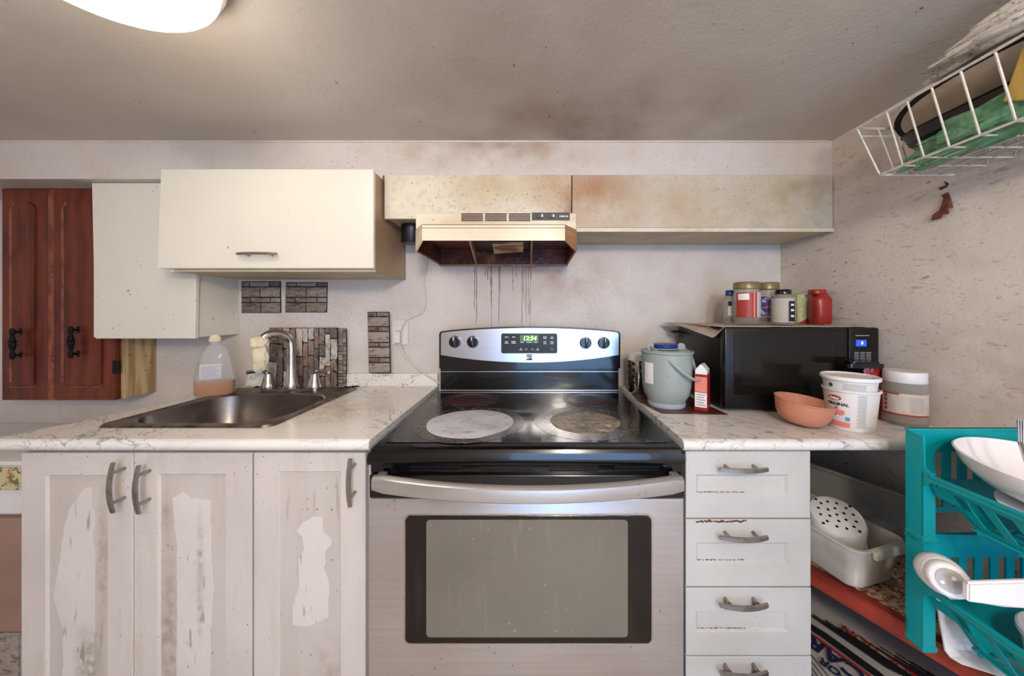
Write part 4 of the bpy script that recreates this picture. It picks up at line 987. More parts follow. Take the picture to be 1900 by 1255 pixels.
# ---------------------------------------------------------------- things on the right counter
mt = tag(obj('counter_mat', (lambda b: prism(b, [P(1160, 0, 1)*0+Vector((.372, 1.19, HC+.0004)), Vector((.40, 1.045, HC+.0004)), Vector((.600, 1.030, HC+.0004)), Vector((.590, 1.12, HC+.0004)), Vector((.575, 1.36, HC+.0004)), Vector((.39, 1.40, HC+.0004))], (0, 0, .0022)))(B()), M_mat), 'brown wood-print mat lying under pail and red box', 'mat')
HM = HC+.0028
sh = thing('cutlery_holder', 'perforated steel canister with pale plastic rim beside the range', 'canister', (.413, 1.315, HM))
bm = B(); lathe(bm, [(0, 0), (.036, 0), (.037, .002), (.037, .128), (.035, .128), (.035, .004), (0, .004)], n=32); obj('steel_body', bm, M_chrome, sh, local=True, smooth=True)
bm = B(); lathe(bm, [(.0372, .125), (.040, .126), (.040, .150), (.036, .152), (.034, .150), (.034, .126)], n=32); obj('rim', bm, M_white, sh, local=True, smooth=True)
for k in range(5):
    for a in (-2.35, -1.57, -.79, 0.0, -3.1):
        bm = B(); lathe(bm, [(0, .0006), (.0062, .0004), (.0066, -.0005)], n=8); tf(bm, RX(PI/2) @ T(0, .018+k*.024+(.012 if (a in (-1.57, 0.0, -3.1)) else 0), .0374)); tf(bm, RZ(a+PI/2)); obj('hole', bm, M_dark, sh, local=True)
pl = thing('pail', 'grey-green plastic pail with folded-down handle on the mat', 'pail', (.452, 1.135, HM))
bm = B(); lathe(bm, [(0, .004), (.055, .004), (.060, .02), (.072, .04), (.078, .07), (.080, .11), (.081, .175), (.085, .179), (.085, .184), (.079, .184), (.077, .175), (.074, .06), (.058, .018), (0, .012)], n=48); obj('bucket_body', bm, M_pail, pl, local=True, smooth=True)
bm = B(); lathe(bm, [(0, 0), (.058, 0), (.060, .003), (.060, .014), (.056, .016), (0, .006)], n=40); obj('foot_ring', bm, M_pailb, pl, local=True, smooth=True)
bm = B(); lathe(bm, [(.0, .186), (.04, .186), (.072, .187), (.077, .181), (.076, .178)], n=40); obj('lid', bm, M_pail, pl, local=True, smooth=True)
pth = [(-.055, -.008, .195), (-.045, -.045, .182), (-.02, -.078, .155), (.012, -.096, .125), (.048, -.094, .103), (.080, -.068, .097), (.093, -.030, .106), (.093, .0, .13), (.082, .008, .17), (.052, .004, .196)]
bm = B(); tube(bm, smooth_path(pth, 4), .004, 8, flat=(.0062, .0030)); obj('handle', bm, M_pail, pl, local=True, smooth=True)
for x_ in (-.055, .048):
    bm = B(); lathe(bm, [(0, 0), (.013, .0), (.013, .006), (0, .006)], n=16); tf(bm, T(x_, .0, .196) @ RX(PI/2)); obj('handle_lug', bm, M_pail, pl, local=True, smooth=True)
bm = B(); lathe(bm, [(.0815, .08), (.0815, .148)], n=6, a0=-2.9, a1=-2.45); obj('label_sticker', bm, M_labelw, pl, local=True)
bl_ = thing('blue_lid', 'blue plastic lid resting on top of the grey-green pail', 'lid', (.448, 1.145, HM+.188))
bm = B(); lathe(bm, [(0, 0), (.042, 0), (.044, .003), (.044, .014), (.041, .017), (0, .017)], n=36); obj('cap', bm, M_blue, bl_, local=True, smooth=True)
bm = B(); lathe(bm, [(.0443, .0005), (.0452, .002), (.0443, .0035)], n=36); obj('seal_ring', bm, M_pailb, bl_, local=True, smooth=True)
rb = thing('red_box', 'small red and white food carton between pail and microwave', 'box', (.548, 1.085, HM), (0, 0, -.62))
obj('carton', bx(-.019, .019, -.028, .028, 0, .115, .0008), M_redc, rb, local=True)
bm = B(); box(bm, -.017, .017, -.026, .026, .1153, .128, .001); prism(bm, [(-.017, -.026, .128), (.017, -.026, .128), (.003, -.026, .146), (-.003, -.026, .146)], (0, .052, 0))
obj('top_flap', bm, M_whiteg, rb, local=True)
obj('front_print', bx(-.017, .017, -.0286, -.0281, .012, .058), M_labelw, rb, local=True)
obj('front_print', bx(-.017, .017, -.0286, -.0281, .060, .108), M_salmon, rb, local=True)
obj('side_print', bx(-.0196, -.0191, -.020, .020, .012, .105), M_salmon, rb, local=True)
bm = B()
for k in range(5): box(bm, -.013, .013-.004*(k % 2), -.0292, -.0287, .018+k*.008, .021+k*.008)
obj('print_lines', bm, M_greyink, rb, local=True)

mw = thing('microwave', 'black countertop microwave with lit blue display', 'microwave', (.845, 1.22, HC))
mx0, mx1, my0, my1, mz0, mz1 = .604, 1.087, 1.053, 1.395, HC+.012, HC+.268
obj('housing', bx(mx0, mx1-.004, my0+.032, my1, mz0, mz1, .006), M_micro, mw, smooth=True)
for a in (mx0+.04, mx1-.04):
    for b in (my0+.06, my1-.05):
        bm = B(); lathe(bm, [(0, 0), (.012, 0), (.012, .0125), (0, .0125)], (a, b, HC), 10); obj('foot', bm, M_blackm, mw)
xs = PX(1575, my0)
mdoor = obj('door', bx(mx0-.001, xs-.0015, my0, my0+.0315, mz0, mz1-.001, .006), M_micro, mw, smooth=True)
obj('window', bx(mx0+.026, xs-.012, my0-.0012, my0-.0002, mz0+.045, mz1-.014, .0005, 1), M_microg, mdoor)
obj('window_mesh', bx(mx0+.052, xs-.045, my0-.0018, my0-.0013, mz0+.075, mz1-.040, .0002, 1), M_microw, mdoor)
mcp = obj('control_panel', bx(xs+.0005, mx1, my0, my0+.0315, mz0, mz1-.001, .006), M_micro, mw, smooth=True)
obj('display', bx(PX(1588, my0), PX(1607, my0), my0-.0012, my0-.0002, PZ(643, my0), PZ(631, my0)), M_led, mcp)
bm = text_bm('8', .011, .0004, .0002); tf(bm, T(PX(1599, my0), my0-.0014, PZ(637, my0)) @ RX(PI/2)); obj('display_digit', bm, M_leddig, mcp)
bm = B()
box(bm, PX(1587, my0), PX(1613, my0), my0-.0009, my0-.0002, PZ(623.8, my0), PZ(622.3, my0))
for r_ in range(6):
    for c_ in range(3):
        box(bm, PX(1585+c_*11, my0), PX(1585+c_*11+(8 if r_ % 2 else 9), my0), my0-.0009, my0-.0002, PZ(655+r_*2.9, my0), PZ(653.8+r_*2.9, my0))
obj('button_print', bm, M_greyink, mcp)
HT = mz1+.0012
bm = B()
def clothf(u, v):
    x = mx0-.012+(mx1-.03-mx0+.012)*u; y = my0+.008+(my1-my0-.012)*v
    return (x, y, mz1+.0005+.0012*(1+noise.noise(Vector((u*9, v*7, 2)))))
ct = thing('microwave_cloth', 'dusty beige cloth spread over the microwave with a corner hanging down', 'cloth', (.84, 1.2, mz1))
obj('cloth_top', sheet(clothf, 24, 8, .0008), M_cloth, ct, smooth=True)
def flap(u, v):
    out = (.052*(1-u)**1.3+.012)*(1-max(0, u-.90)/.12); drop = (.002+.048*u**1.6)*(1-max(0, u-.90)/.12)
    return (mx0+.012-v*(out+.012), 1.400-.335*u, mz1+.0040-drop*max(0, v-.15)/.85+.0012*math.sin(u*11+v*4))
obj('hanging_corner', sheet(flap, 26, 8, .0010), M_cloth, ct, smooth=True)
bm = B(); box(bm, mx0-.036, mx0-.001, 1.372, 1.384, mz1-.038, mz1-.028, .002); obj('vent_tab', bm, M_blackm, mw)

HJ = mz1+.0045
def jar(name, label, x, y, r, h, lidr, lidh, lid_m, body_m=M_jar, fill=None, fill_h=0, lab=None, cat='jar', neck=.85, z=None, sx=1):
    t = thing(name, label, cat, (x, y, HJ if z is None else z))
    hb_ = h-lidh
    bm = B(); lathe(bm, [(0, .001), (r*.9, 0), (r, .006), (r, hb_*.80), (r*.97, hb_*.88), (r*neck, hb_*.96), (r*neck, hb_+.004), (r*neck-.002, hb_+.004), (r*neck-.003, hb_*.95), (r-.003, hb_*.8), (r-.003, .008), (0, .005)], n=36, sx=sx)
    obj('jar_body', bm, body_m, t, local=True, smooth=True)
    if fill:
        bm = B(); lathe(bm, [(0, .006), (r-.004, .008), (r-.004, fill_h), (0, fill_h+.003)], n=28, sx=sx); obj('contents', bm, fill, t, local=True, smooth=True)
    bm = B(); lathe(bm, [(lidr-.002, hb_-.001), (lidr, hb_+.001), (lidr, h-.004), (lidr-.003, h), (0, h)], n=40); obj('lid', bm, lid_m, t, local=True, smooth=True)
    for (a0, a1, za, zb, m) in (lab or ()):
        bm = B(); lathe(bm, [(r+.0004, za), (r+.0008, za), (r+.0008, zb), (r+.0004, zb)], n=14, a0=a0, a1=a1, sx=sx); obj('label', bm, m, t, local=True, smooth=True)
    return t
def jx(p, Y): return PX(p, Y)
j1 = jar('small_bottle', 'small bottle with blue cap, leftmost on the microwave', jx(1354, 1.27), 1.27, .021, .125, .015, .02, M_blue, M_jar, M_spice, .02, [(-2.4, -1.0, .03, .078, M_label)], 'bottle', .55)
box1 = B(); box(box1, -.018, -.006, -.0225, -.0217, .066, .082); obj('label_mark', box1, M_ink, j1, local=True)
j2 = jar('food_jar', 'large jar with tan lid and red and white label', jx(1385, 1.215), 1.215, .043, .150, .0425, .024, M_tan, M_jar, M_spice, .03, [(-2.9, -1.35, .024, .112, M_red), (-2.75, -1.95, .086, .108, M_labelw), (-1.35, -.5, .024, .112, M_label), (-1.62, -1.50, .024, .112, M_salmon)], neck=.93)
j3 = jar('spice_jar', 'jar with tan lid and purple label behind the black-lidded jar', jx(1424, 1.25), 1.25, .036, .152, .0375, .026, M_tan, M_jar, M_spice, .02, [(-2.9, -.4, .03, .10, M_purple)], neck=.93)
j4 = jar('salt_jar', 'round jar of white powder with black lid and black label', jx(1453, 1.17), 1.17, .036, .121, .024, .016, M_black, M_jar, M_salt, .088, [(-1.75, -1.15, .012, .080, M_ink)], neck=.62)
for zz in (.064, .046, .026):
    bm = B(); lathe(bm, [(.0371, zz), (.0373, zz), (.0373, zz+.007), (.0371, zz+.007)], n=6, a0=-1.6, a1=-1.3); obj('label_mark', bm, M_labelw, j4, local=True)
gb = thing('lime_box', 'lime green and red food box between black-lidded jar and red canister', 'box', (jx(1488, 1.26), 1.26, HJ), (0, 0, .08))
obj('carton', bx(-.036, .036, -.02, .02, 0, .108, .0008), M_green, gb, local=True)
bm = B(); prism(bm, [(-.0361, -.0207, .001), (.0361, -.0207, .001), (.0361, -.0207, .036), (-.005, -.0207, .016)], (0, .0005, 0)); obj('red_print', bm, M_red, gb, local=True)
obj('white_print', bx(-.002, .026, -.0209, -.0202, .045, .095), M_label, gb, local=True)
obj('white_print', bx(.018, .030, -.0213, -.0208, .008, .026), M_labelw, gb, local=True)
rc = thing('red_canister', 'bright red plastic canister with red lid, rightmost on the microwave', 'canister', (jx(1521, 1.20), 1.20, HJ))
bm = B(); superlathe(bm, [(.027, .024, 0), (.030, .027, .005), (.030, .027, .085), (.027, .025, .095), (.021, .020, .101), (.020, .019, .108)], (.002, 0, 0)); obj('canister_body', bm, M_redc, rc, local=True, smooth=True)
bm = B(); superlathe(bm, [(.023, .022, .106), (.024, .023, .109), (.024, .023, .120), (.022, .021, .123)], (-.010, 0, 0)); obj('lid', bm, M_redc, rc, local=True, smooth=True)

# orange bowl
Yb = .945
ob_ = thing('plastic_bowl', 'orange translucent plastic bowl in front of the microwave', 'bowl', (PX(1486, Yb), Yb, HC+.006), (.07, .10, 0))
bm = B(); lathe(bm, [(0, .002), (.052, .002), (.066, .010), (.078, .030), (.083, .052), (.085, .066), (.088, .068), (.088, .071), (.084, .071), (.080, .052), (.074, .031), (.063, .014), (.05, .006), (0, .005)], n=52); tf(bm, Matrix.Diagonal((.80, .80, .92, 1))); obj('bowl_body', bm, M_orange, ob_, local=True, smooth=True)
bm = B(); lathe(bm, [(.0838, .056), (.0852, .057), (.0842, .059)], n=52); tf(bm, Matrix.Diagonal((.80, .80, .92, 1))); obj('rim_band', bm, M_orange, ob_, local=True, smooth=True)

# yogurt tubs, two nested
Yt = .922
yt = thing('yogurt_tub', 'white yogurt tub with red oval logo and black lettering, lower of the nested pair', 'tub', (PX(1578, Yt), Yt, HC+.0005))
yt.scale = (.87, .87, .94)
bm = B(); lathe(bm, [(0, .001), (.055, .0), (.0565, .003), (.0665, .108), (.0705, .110), (.0705, .115), (.067, .116), (.063, .108), (.054, .006), (0, .004)], n=52); obj('tub_body', bm, M_white, yt, local=True, smooth=True)
def cone_r(z): return .0565+(.0665-.0565)*(z-.003)/.105
def on_cone(bm, ang, zc, lift=.0004):
    for v in bm.verts:
        x, y_, z = v.co; zz = zc+y_; R_ = cone_r(zz)+lift+z; a = ang+x/cone_r(zc); v.co = Vector((R_*math.cos(a), R_*math.sin(a), zz))
    return bm
view = math.atan2(-Yt, -PX(1581, Yt))
def oval(rx, ry, n=24, ex=.0004):
    bm = B(); prism(bm, [(rx*math.cos(2*PI*i/n), ry*math.sin(2*PI*i/n), 0) for i in range(n)], (0, 0, ex)); return bm
def tiles(w_, h_, nx=8):
    bm = B(); g = [[bm.verts.new((-w_/2+w_*i/nx, -h_/2+h_*j, .0002)) for j in (0, 1)] for i in range(nx+1)]
    for i in range(nx): bm.faces.new((g[i][0], g[i+1][0], g[i+1][1], g[i][1]))
    return bm
obj('logo_oval', on_cone(oval(.0185, .0078), view-.60, .090), M_red, yt, local=True)
obj('logo_lettering', on_cone(text_bm('Astro', .0115, .0004), view-.60, .0895, .0009), M_labelw, yt, local=True)
obj('name_lettering', on_cone(text_bm('ORIGINAL', .0125, .0003), view-.50, .073), M_ink, yt, local=True)
bm = B(); join(bm, lump((0, 0, 0), (.011, .008, .0003), 2, .3)); obj('fruit_print', on_cone(bm, view-.38, .050, .001), M_salmon, yt, local=True)
bm = B(); join(bm, lump((0, 0, 0), (.007, .009, .0003), 6, .3)); obj('fruit_print', on_cone(bm, view-.66, .046, .001), M_red, yt, local=True)
obj('blue_mark', on_cone(tiles(.0105, .0105, 3), view-.10, .034), M_blueink, yt, local=True)
obj('salmon_band', on_cone(tiles(.056, .015), view-.50, .0165), M_salmon, yt, local=True)
bm = B()
for r_ in range(26): join(bm, on_cone((lambda q: tf(q, T(0, 0, 0)))(tiles(.024-.003*((r_*7) % 3), .0014, 3)), view+.42, .014+r_*.0036))
obj('small_print', bm, M_greyink, yt, local=True)
yu = thing('yogurt_tub', 'white lidded yogurt tub with green dot, upper of the nested pair', 'tub', (PX(1578, Yt)-.003, Yt, HC+.033))
yu.scale = (.87, .87, .90)
bm = B(); lathe(bm, [(0, .001), (.050, .0), (.0515, .003), (.0660, .112), (.0700, .114), (.0700, .117), (.066, .117), (.062, .11), (0, .10)], n=52)
for v in bm.verts: v.co.x += 0
obj('tub_body', bm, M_white, yu, local=True, smooth=True)
bm = B(); lathe(bm, [(.0712, .112), (.0725, .114), (.0725, .121), (.070, .123), (.067, .121), (.064, .119), (0, .119)], n=52); obj('lid', bm, M_whiteg, yu, local=True, smooth=True)
bm = B(); lathe(bm, [(.0, .1195), (.050, .1195), (.052, .1202)], n=40); obj('lid_print', bm, M_labelw, yu, local=True)
def on_cone2(bm, ang, zc, lift=.0006):
    for v in bm.verts:
        x, y_, z = v.co; zz = zc+y_; R_ = .0515+(.0660-.0515)*(zz-.003)/.109+lift+z; a = ang+x/.064; v.co = Vector((R_*math.cos(a), R_*math.sin(a), zz))
    return bm
obj('green_dot', on_cone2(oval(.006, .006), view-.72, .0955), mat('dark_green', (20, 84, 62), .5), yu, local=True)
bm = B()
for r_ in range(5): join(bm, on_cone2(tiles(.058-.006*(r_ % 2), .0014, 8), view+.18, .088+r_*.0038))
obj('small_print', bm, M_greyink, yu, local=True)

# red bag behind the tubs with a black tray on it, and the clear jar
rg = thing('red_bag', 'crumpled red plastic bag behind the yogurt tubs', 'bag', (PX(1622, 1.0), 1.0, HC+.001))
bm = B(); pts = []
bm = sheet(lambda u, v: ((-.033+.062*u)*(1-.12*v)+.004*noise.noise(Vector((u*6, v*6, 3))), (.014 if False else 0)-.012*math.sin(PI*u)*(1-.6*v)+.006*noise.noise(Vector((u*8, v*8, 5))), v*.150), 14, 16, .0012)
obj('bag_front', bm, M_redc, rg, local=True, smooth=True)
bm = sheet(lambda u, v: ((-.033+.062*u)*(1-.12*v)+.004*noise.noise(Vector((u*6, v*6, 3))), .002+.014*math.sin(PI*u)*(1-.6*v)+.004*noise.noise(Vector((u*8, v*8, 9))), v*.150), 14, 16, .0012)
obj('bag_back', bm, M_redc, rg, local=True, smooth=True)
bm = B(); prism(bm, [(p[0], p[1], 0) for p in rrect(-.062, .045, -.022, .022, .012)], (0, 0, .012)); prism(bm, [(p[0], p[1], .0121) for p in rrect(-.050, .034, -.018, .018, .009)], (0, 0, .006)); tf(bm, T(PX(1612, .985), 1.0, HC+.1525))
tag(obj('plastic_dish', bm, M_black), 'shiny black plastic dish lying on the red bag', 'dish')
jc = thing('clear_jar', 'large clear plastic jar with white screw lid against the right wall', 'jar', (1.056, .955, HC+.0005))
jc.scale = (.82, .82, 1.0)
bm = B(); lathe(bm, [(0, .002), (.054, 0), (.058, .006), (.059, .02), (.056, .03), (.056, .092), (.059, .10), (.059, .112), (.052, .122), (.050, .124), (.047, .124), (.050, .118), (.054, .10), (.053, .03), (.055, .01), (0, .006)], n=48); obj('jar_body', bm, M_jar, jc, local=True, smooth=True)
bm = B(); lathe(bm, [(.053, .118), (.0545, .120), (.0545, .146), (.052, .149), (0, .149)], n=48); obj('lid', bm, M_white, jc, local=True, smooth=True)
va = math.atan2(-.93, -1.04)
bm = B(); lathe(bm, [(.0565, .032), (.0570, .032), (.0570, .090), (.0565, .090)], n=24, a0=va-1.1, a1=va+1.3); obj('label', bm, mat('pale_jar_label', (206, 192, 180), .5, layers=[('noise', 25, .45, .65, (186, 166, 150), .7)]), jc, local=True, smooth=True)
bm = B()
for r_ in range(11):
    q = tiles(.040-.004*(r_ % 3), .0014, 6); join(bm, wrap(q, .0573, va+.55, .042+r_*.0037))
obj('small_print', bm, M_greyink, jc, local=True)
bm = B(); lathe(bm, [(.0573, .030), (.0576, .030), (.0576, .034), (.0573, .034)], n=24, a0=va-1.05, a1=va+1.2); lathe(bm, [(.0573, .086), (.0576, .086), (.0576, .090), (.0573, .090)], n=12, a0=va-1.05, a1=va-.2)
for i in range(4): join(bm, wrap(tiles(.009, .008, 3), .0574, va-.85, .044+i*.012))
obj('label_band', bm, M_red, jc, local=True)
# ---------------------------------------------------------------- below the right counter
ZS = .51
bs = thing('red_shelf', 'red painted wooden shelf board covered in dry debris, lower right', 'shelf', (.95, 1.0, ZS-.05))
A0, A1 = Vector((.700, 1.135, 0)), Vector((1.090, .348, 0))
bm = B(); prism(bm, [(A0.x, A0.y, ZS-.045), (A1.x, A1.y, ZS-.045), (WR(.348)-.004, .348, ZS-.045), (WR(1.44)-.004, 1.44, ZS-.045), (.700, 1.44, ZS-.045)], (0, 0, .045)); obj('board', bm, M_board, bs)
dd = (A1-A0).normalized(); nn = Vector((-dd.y, dd.x, 0)); nn = nn if nn.x > 0 else -nn
def crumbf(u, v):
    a = A0+(A1-A0)*u+nn*.022; b = Vector((WR(a.y)-.006, a.y+.05, 0)); p = a+(b-a)*v
    return (p.x, min(p.y, 1.43), ZS+.0015+.003*max(0, noise.noise(Vector((p.x*60, p.y*60, 0)))))
cm = obj('debris', sheet(crumbf, 70, 30, .0008), M_crumb, bs); cm['kind'] = 'stuff'
bm = B()
for k in range(420):
    u, v = rnd.random(), rnd.random()**1.3; p = Vector(crumbf(u, v))
    r_ = rnd.uniform(.0015, .004)
    q = bmesh.ops.create_icosphere(bm, subdivisions=1, radius=r_)['verts']; bmesh.ops.scale(bm, vec=(1, 1.5, .5), verts=q); bmesh.ops.translate(bm, vec=p+Vector((0, 0, r_*.4)), verts=q)
obj('crumbs', bm, M_crumb, bs)['kind'] = 'stuff'
for (x, y) in ((.72, 1.40), (1.05, 1.40), (1.094, .66)): obj('support_post', bx(x-.015, x+.015, y-.015, y+.015, .001, ZS-.046), M_board, bs)

# translucent bin with white colander
cb = thing('plastic_bin', 'milky white plastic bin on the red shelf', 'bin', (.905, 1.0, ZS+.006))
Mb = T(.818, .842, 0) @ RZ(.27)
def bl4(d, z, r=.03): return [Mb @ Vector((p[0], p[1], z)) for p in rrect(d, .180-d, d, .27-d, r, 6)]
L_ = [bl4(.030, ZS+.010, .02), bl4(.024, ZS+.0065, .03), bl4(.014, ZS+.018), bl4(.004, ZS+.10), bl4(.001, ZS+.116), bl4(-.003, ZS+.118), bl4(-.003, ZS+.124), bl4(.003, ZS+.124), bl4(.007, ZS+.10), bl4(.018, ZS+.021)]
bm = B(); vv = [[bm.verts.new(p) for p in l] for l in L_]
for A, D in zip(vv, vv[1:]):
    n = len(A)
    for k in range(n): bm.faces.new((A[k], A[(k+1) % n], D[(k+1) % n], D[k]))
bm.faces.new(vv[-1]); bm.faces.new(vv[0][::-1])
obj('bin_body', bm, M_milky, cb, smooth=True)
bm = B(); box(bm, .045, .175, -.012, .0, ZS+.100, ZS+.1235, .004); tf(bm, Mb); obj('bin_handle', bm, M_milky, cb, smooth=True)
co = thing('colander', 'white colander with black holes lying tilted in the milky bin', 'colander', (.866, .965, ZS+.118), (.42, -.10, -.2))
bm = B(); lathe(bm, [(0, .042), (.052, .042), (.060, .039), (.065, .030), (.070, -.03), (.074, -.034), (.071, -.036), (.067, -.03), (.061, .028), (0, .038)], n=44); obj('bowl_body', bm, M_white, co, local=True, smooth=True)
for (a, b) in [(0, 0)]+[(r_, i*2*PI/n_+o_) for r_, n_, o_ in ((.020, 6, .2), (.040, 12, .0), (.054, 4, .5)) for i in range(n_)]:
    bm = B(); lathe(bm, [(0, .0427), (.0036, .0427), (.0038, .0418)], (a*math.cos(b), a*math.sin(b), 0), 8); obj('hole', bm, M_dark, co, local=True)
gb2 = thing('grey_bin', 'long grey plastic tray behind the milky bin against the right wall', 'tray', (1.0, 1.2, ZS+.004))
ga, gb3 = Vector((.78, 1.40, 0)), Vector((1.070, .93, 0))
bm = B(); prism(bm, [(ga.x, ga.y, ZS+.22), (gb3.x, gb3.y, ZS+.20), (gb3.x, gb3.y, ZS+.09), (ga.x, ga.y, ZS+.11)], (.012, .008, 0)); obj('front_wall', bm, M_greyp, gb2)
bm = B(); tube(bm, [(ga.x, ga.y, ZS+.222), (gb3.x, gb3.y, ZS+.202)], .006, 8); obj('rim', bm, M_greyp, gb2, smooth=True)
bm = B(); prism(bm, [(ga.x+.013, ga.y+.009, ZS+.095), (gb3.x+.013, gb3.y+.009, ZS+.085), (WR(1.0)-.006, 1.0, ZS+.085), (WR(1.42)-.006, 1.42, ZS+.1), (.85, 1.43, ZS+.1)], (0, 0, .006)); obj('base', bm, M_greyp, gb2)
bm = B(); box(bm, .90, 1.045, 1.215, 1.40, ZS+.004, ZS+.083, .004); tag(obj('cardboard_box', bm, M_card), 'low brown box holding up the grey tray at the back', 'box')
bm = B(); tube(bm, smooth_path([(.705, 1.40, .86), (.76, 1.30, .82), (.82, 1.22, .78), (.88, 1.20, .745), (.95, 1.17, .73)], 5), .006, 8); tag(obj('black_hose', bm, M_blackm, smooth=True), 'black hose sagging in the dark gap beside the drawers', 'hose')

# newspapers under the shelf
np_ = thing('newspaper_pile', 'pile of flyers with red AUCTION lettering below the red shelf', 'newspaper', (.86, .85, .30))
pw = [(.72, 1.20), (.72, .56), (.90, .53), (1.06, .56), (1.09, 1.20)]
for k in range(5):
    z = .300+k*.009; s_ = .006*k
    bm = sheet(lambda u, v: (.712+s_+(.37-s_)*u+.05*0, .55+.66*v, z+.004*noise.noise(Vector((u*3+k, v*4, k)))+.02*u*v*0), 12, 14, .004)
    np_o = obj('flyer', bm, M_news, np_)
ZN = .345
def on_news(bm, x, y, rot): return tf(bm, T(x, y, ZN) @ RZ(rot))
RN = math.atan2(.535, -.265)
obj('headline_lettering', on_news(text_bm('AUCTION', .034, .0009, .0004), .912, .885, RN), M_redc, np_)
obj('headline_lettering', on_news(text_bm('CAR', .060, .0016, .0004), .782, .868, RN), M_navy, np_)
obj('headline_lettering', on_news(text_bm('FOR', .030, .0010, .0004), .752, .84, RN), M_navy, np_)
bm = B()
for k in range(9):
    q = B(); box(q, -.10, .09-.02*(k % 3), -.0016, .0016, 0, .0006); join(bm, on_news(q, .848+.0068*k, .93-.006*k, RN))
for k in range(12):
    q = B(); box(q, -.08, .07-.02*(k % 4), -.0013, .0013, 0, .0006); join(bm, on_news(q, .935+.006*k, .85-.004*k, RN))
obj('print_lines', bm, M_ink, np_)
bm = B(); q = B(); prism(q, [(-.13, .004, 0), (-.05, .014, 0), (.04, .010, 0), (.12, .016, 0), (.15, .0, 0), (.05, -.014, 0), (-.06, -.010, 0)], (0, 0, .0006)); join(bm, on_news(q, .825, .885, RN)); obj('black_picture', bm, M_ink, np_)
bm = B(); q = B(); box(q, -.10, .08, -.004, .004, 0, .0006); join(bm, on_news(q, .808, .865, RN)); obj('red_stripe', bm, M_redc, np_)
ns = thing('newspaper_stand', 'dark crate under the newspaper pile', 'crate', (.9, .9, 0))
obj('crate_body', bx(.715, 1.055, .56, 1.20, .001, .293, .004), M_edge, ns)

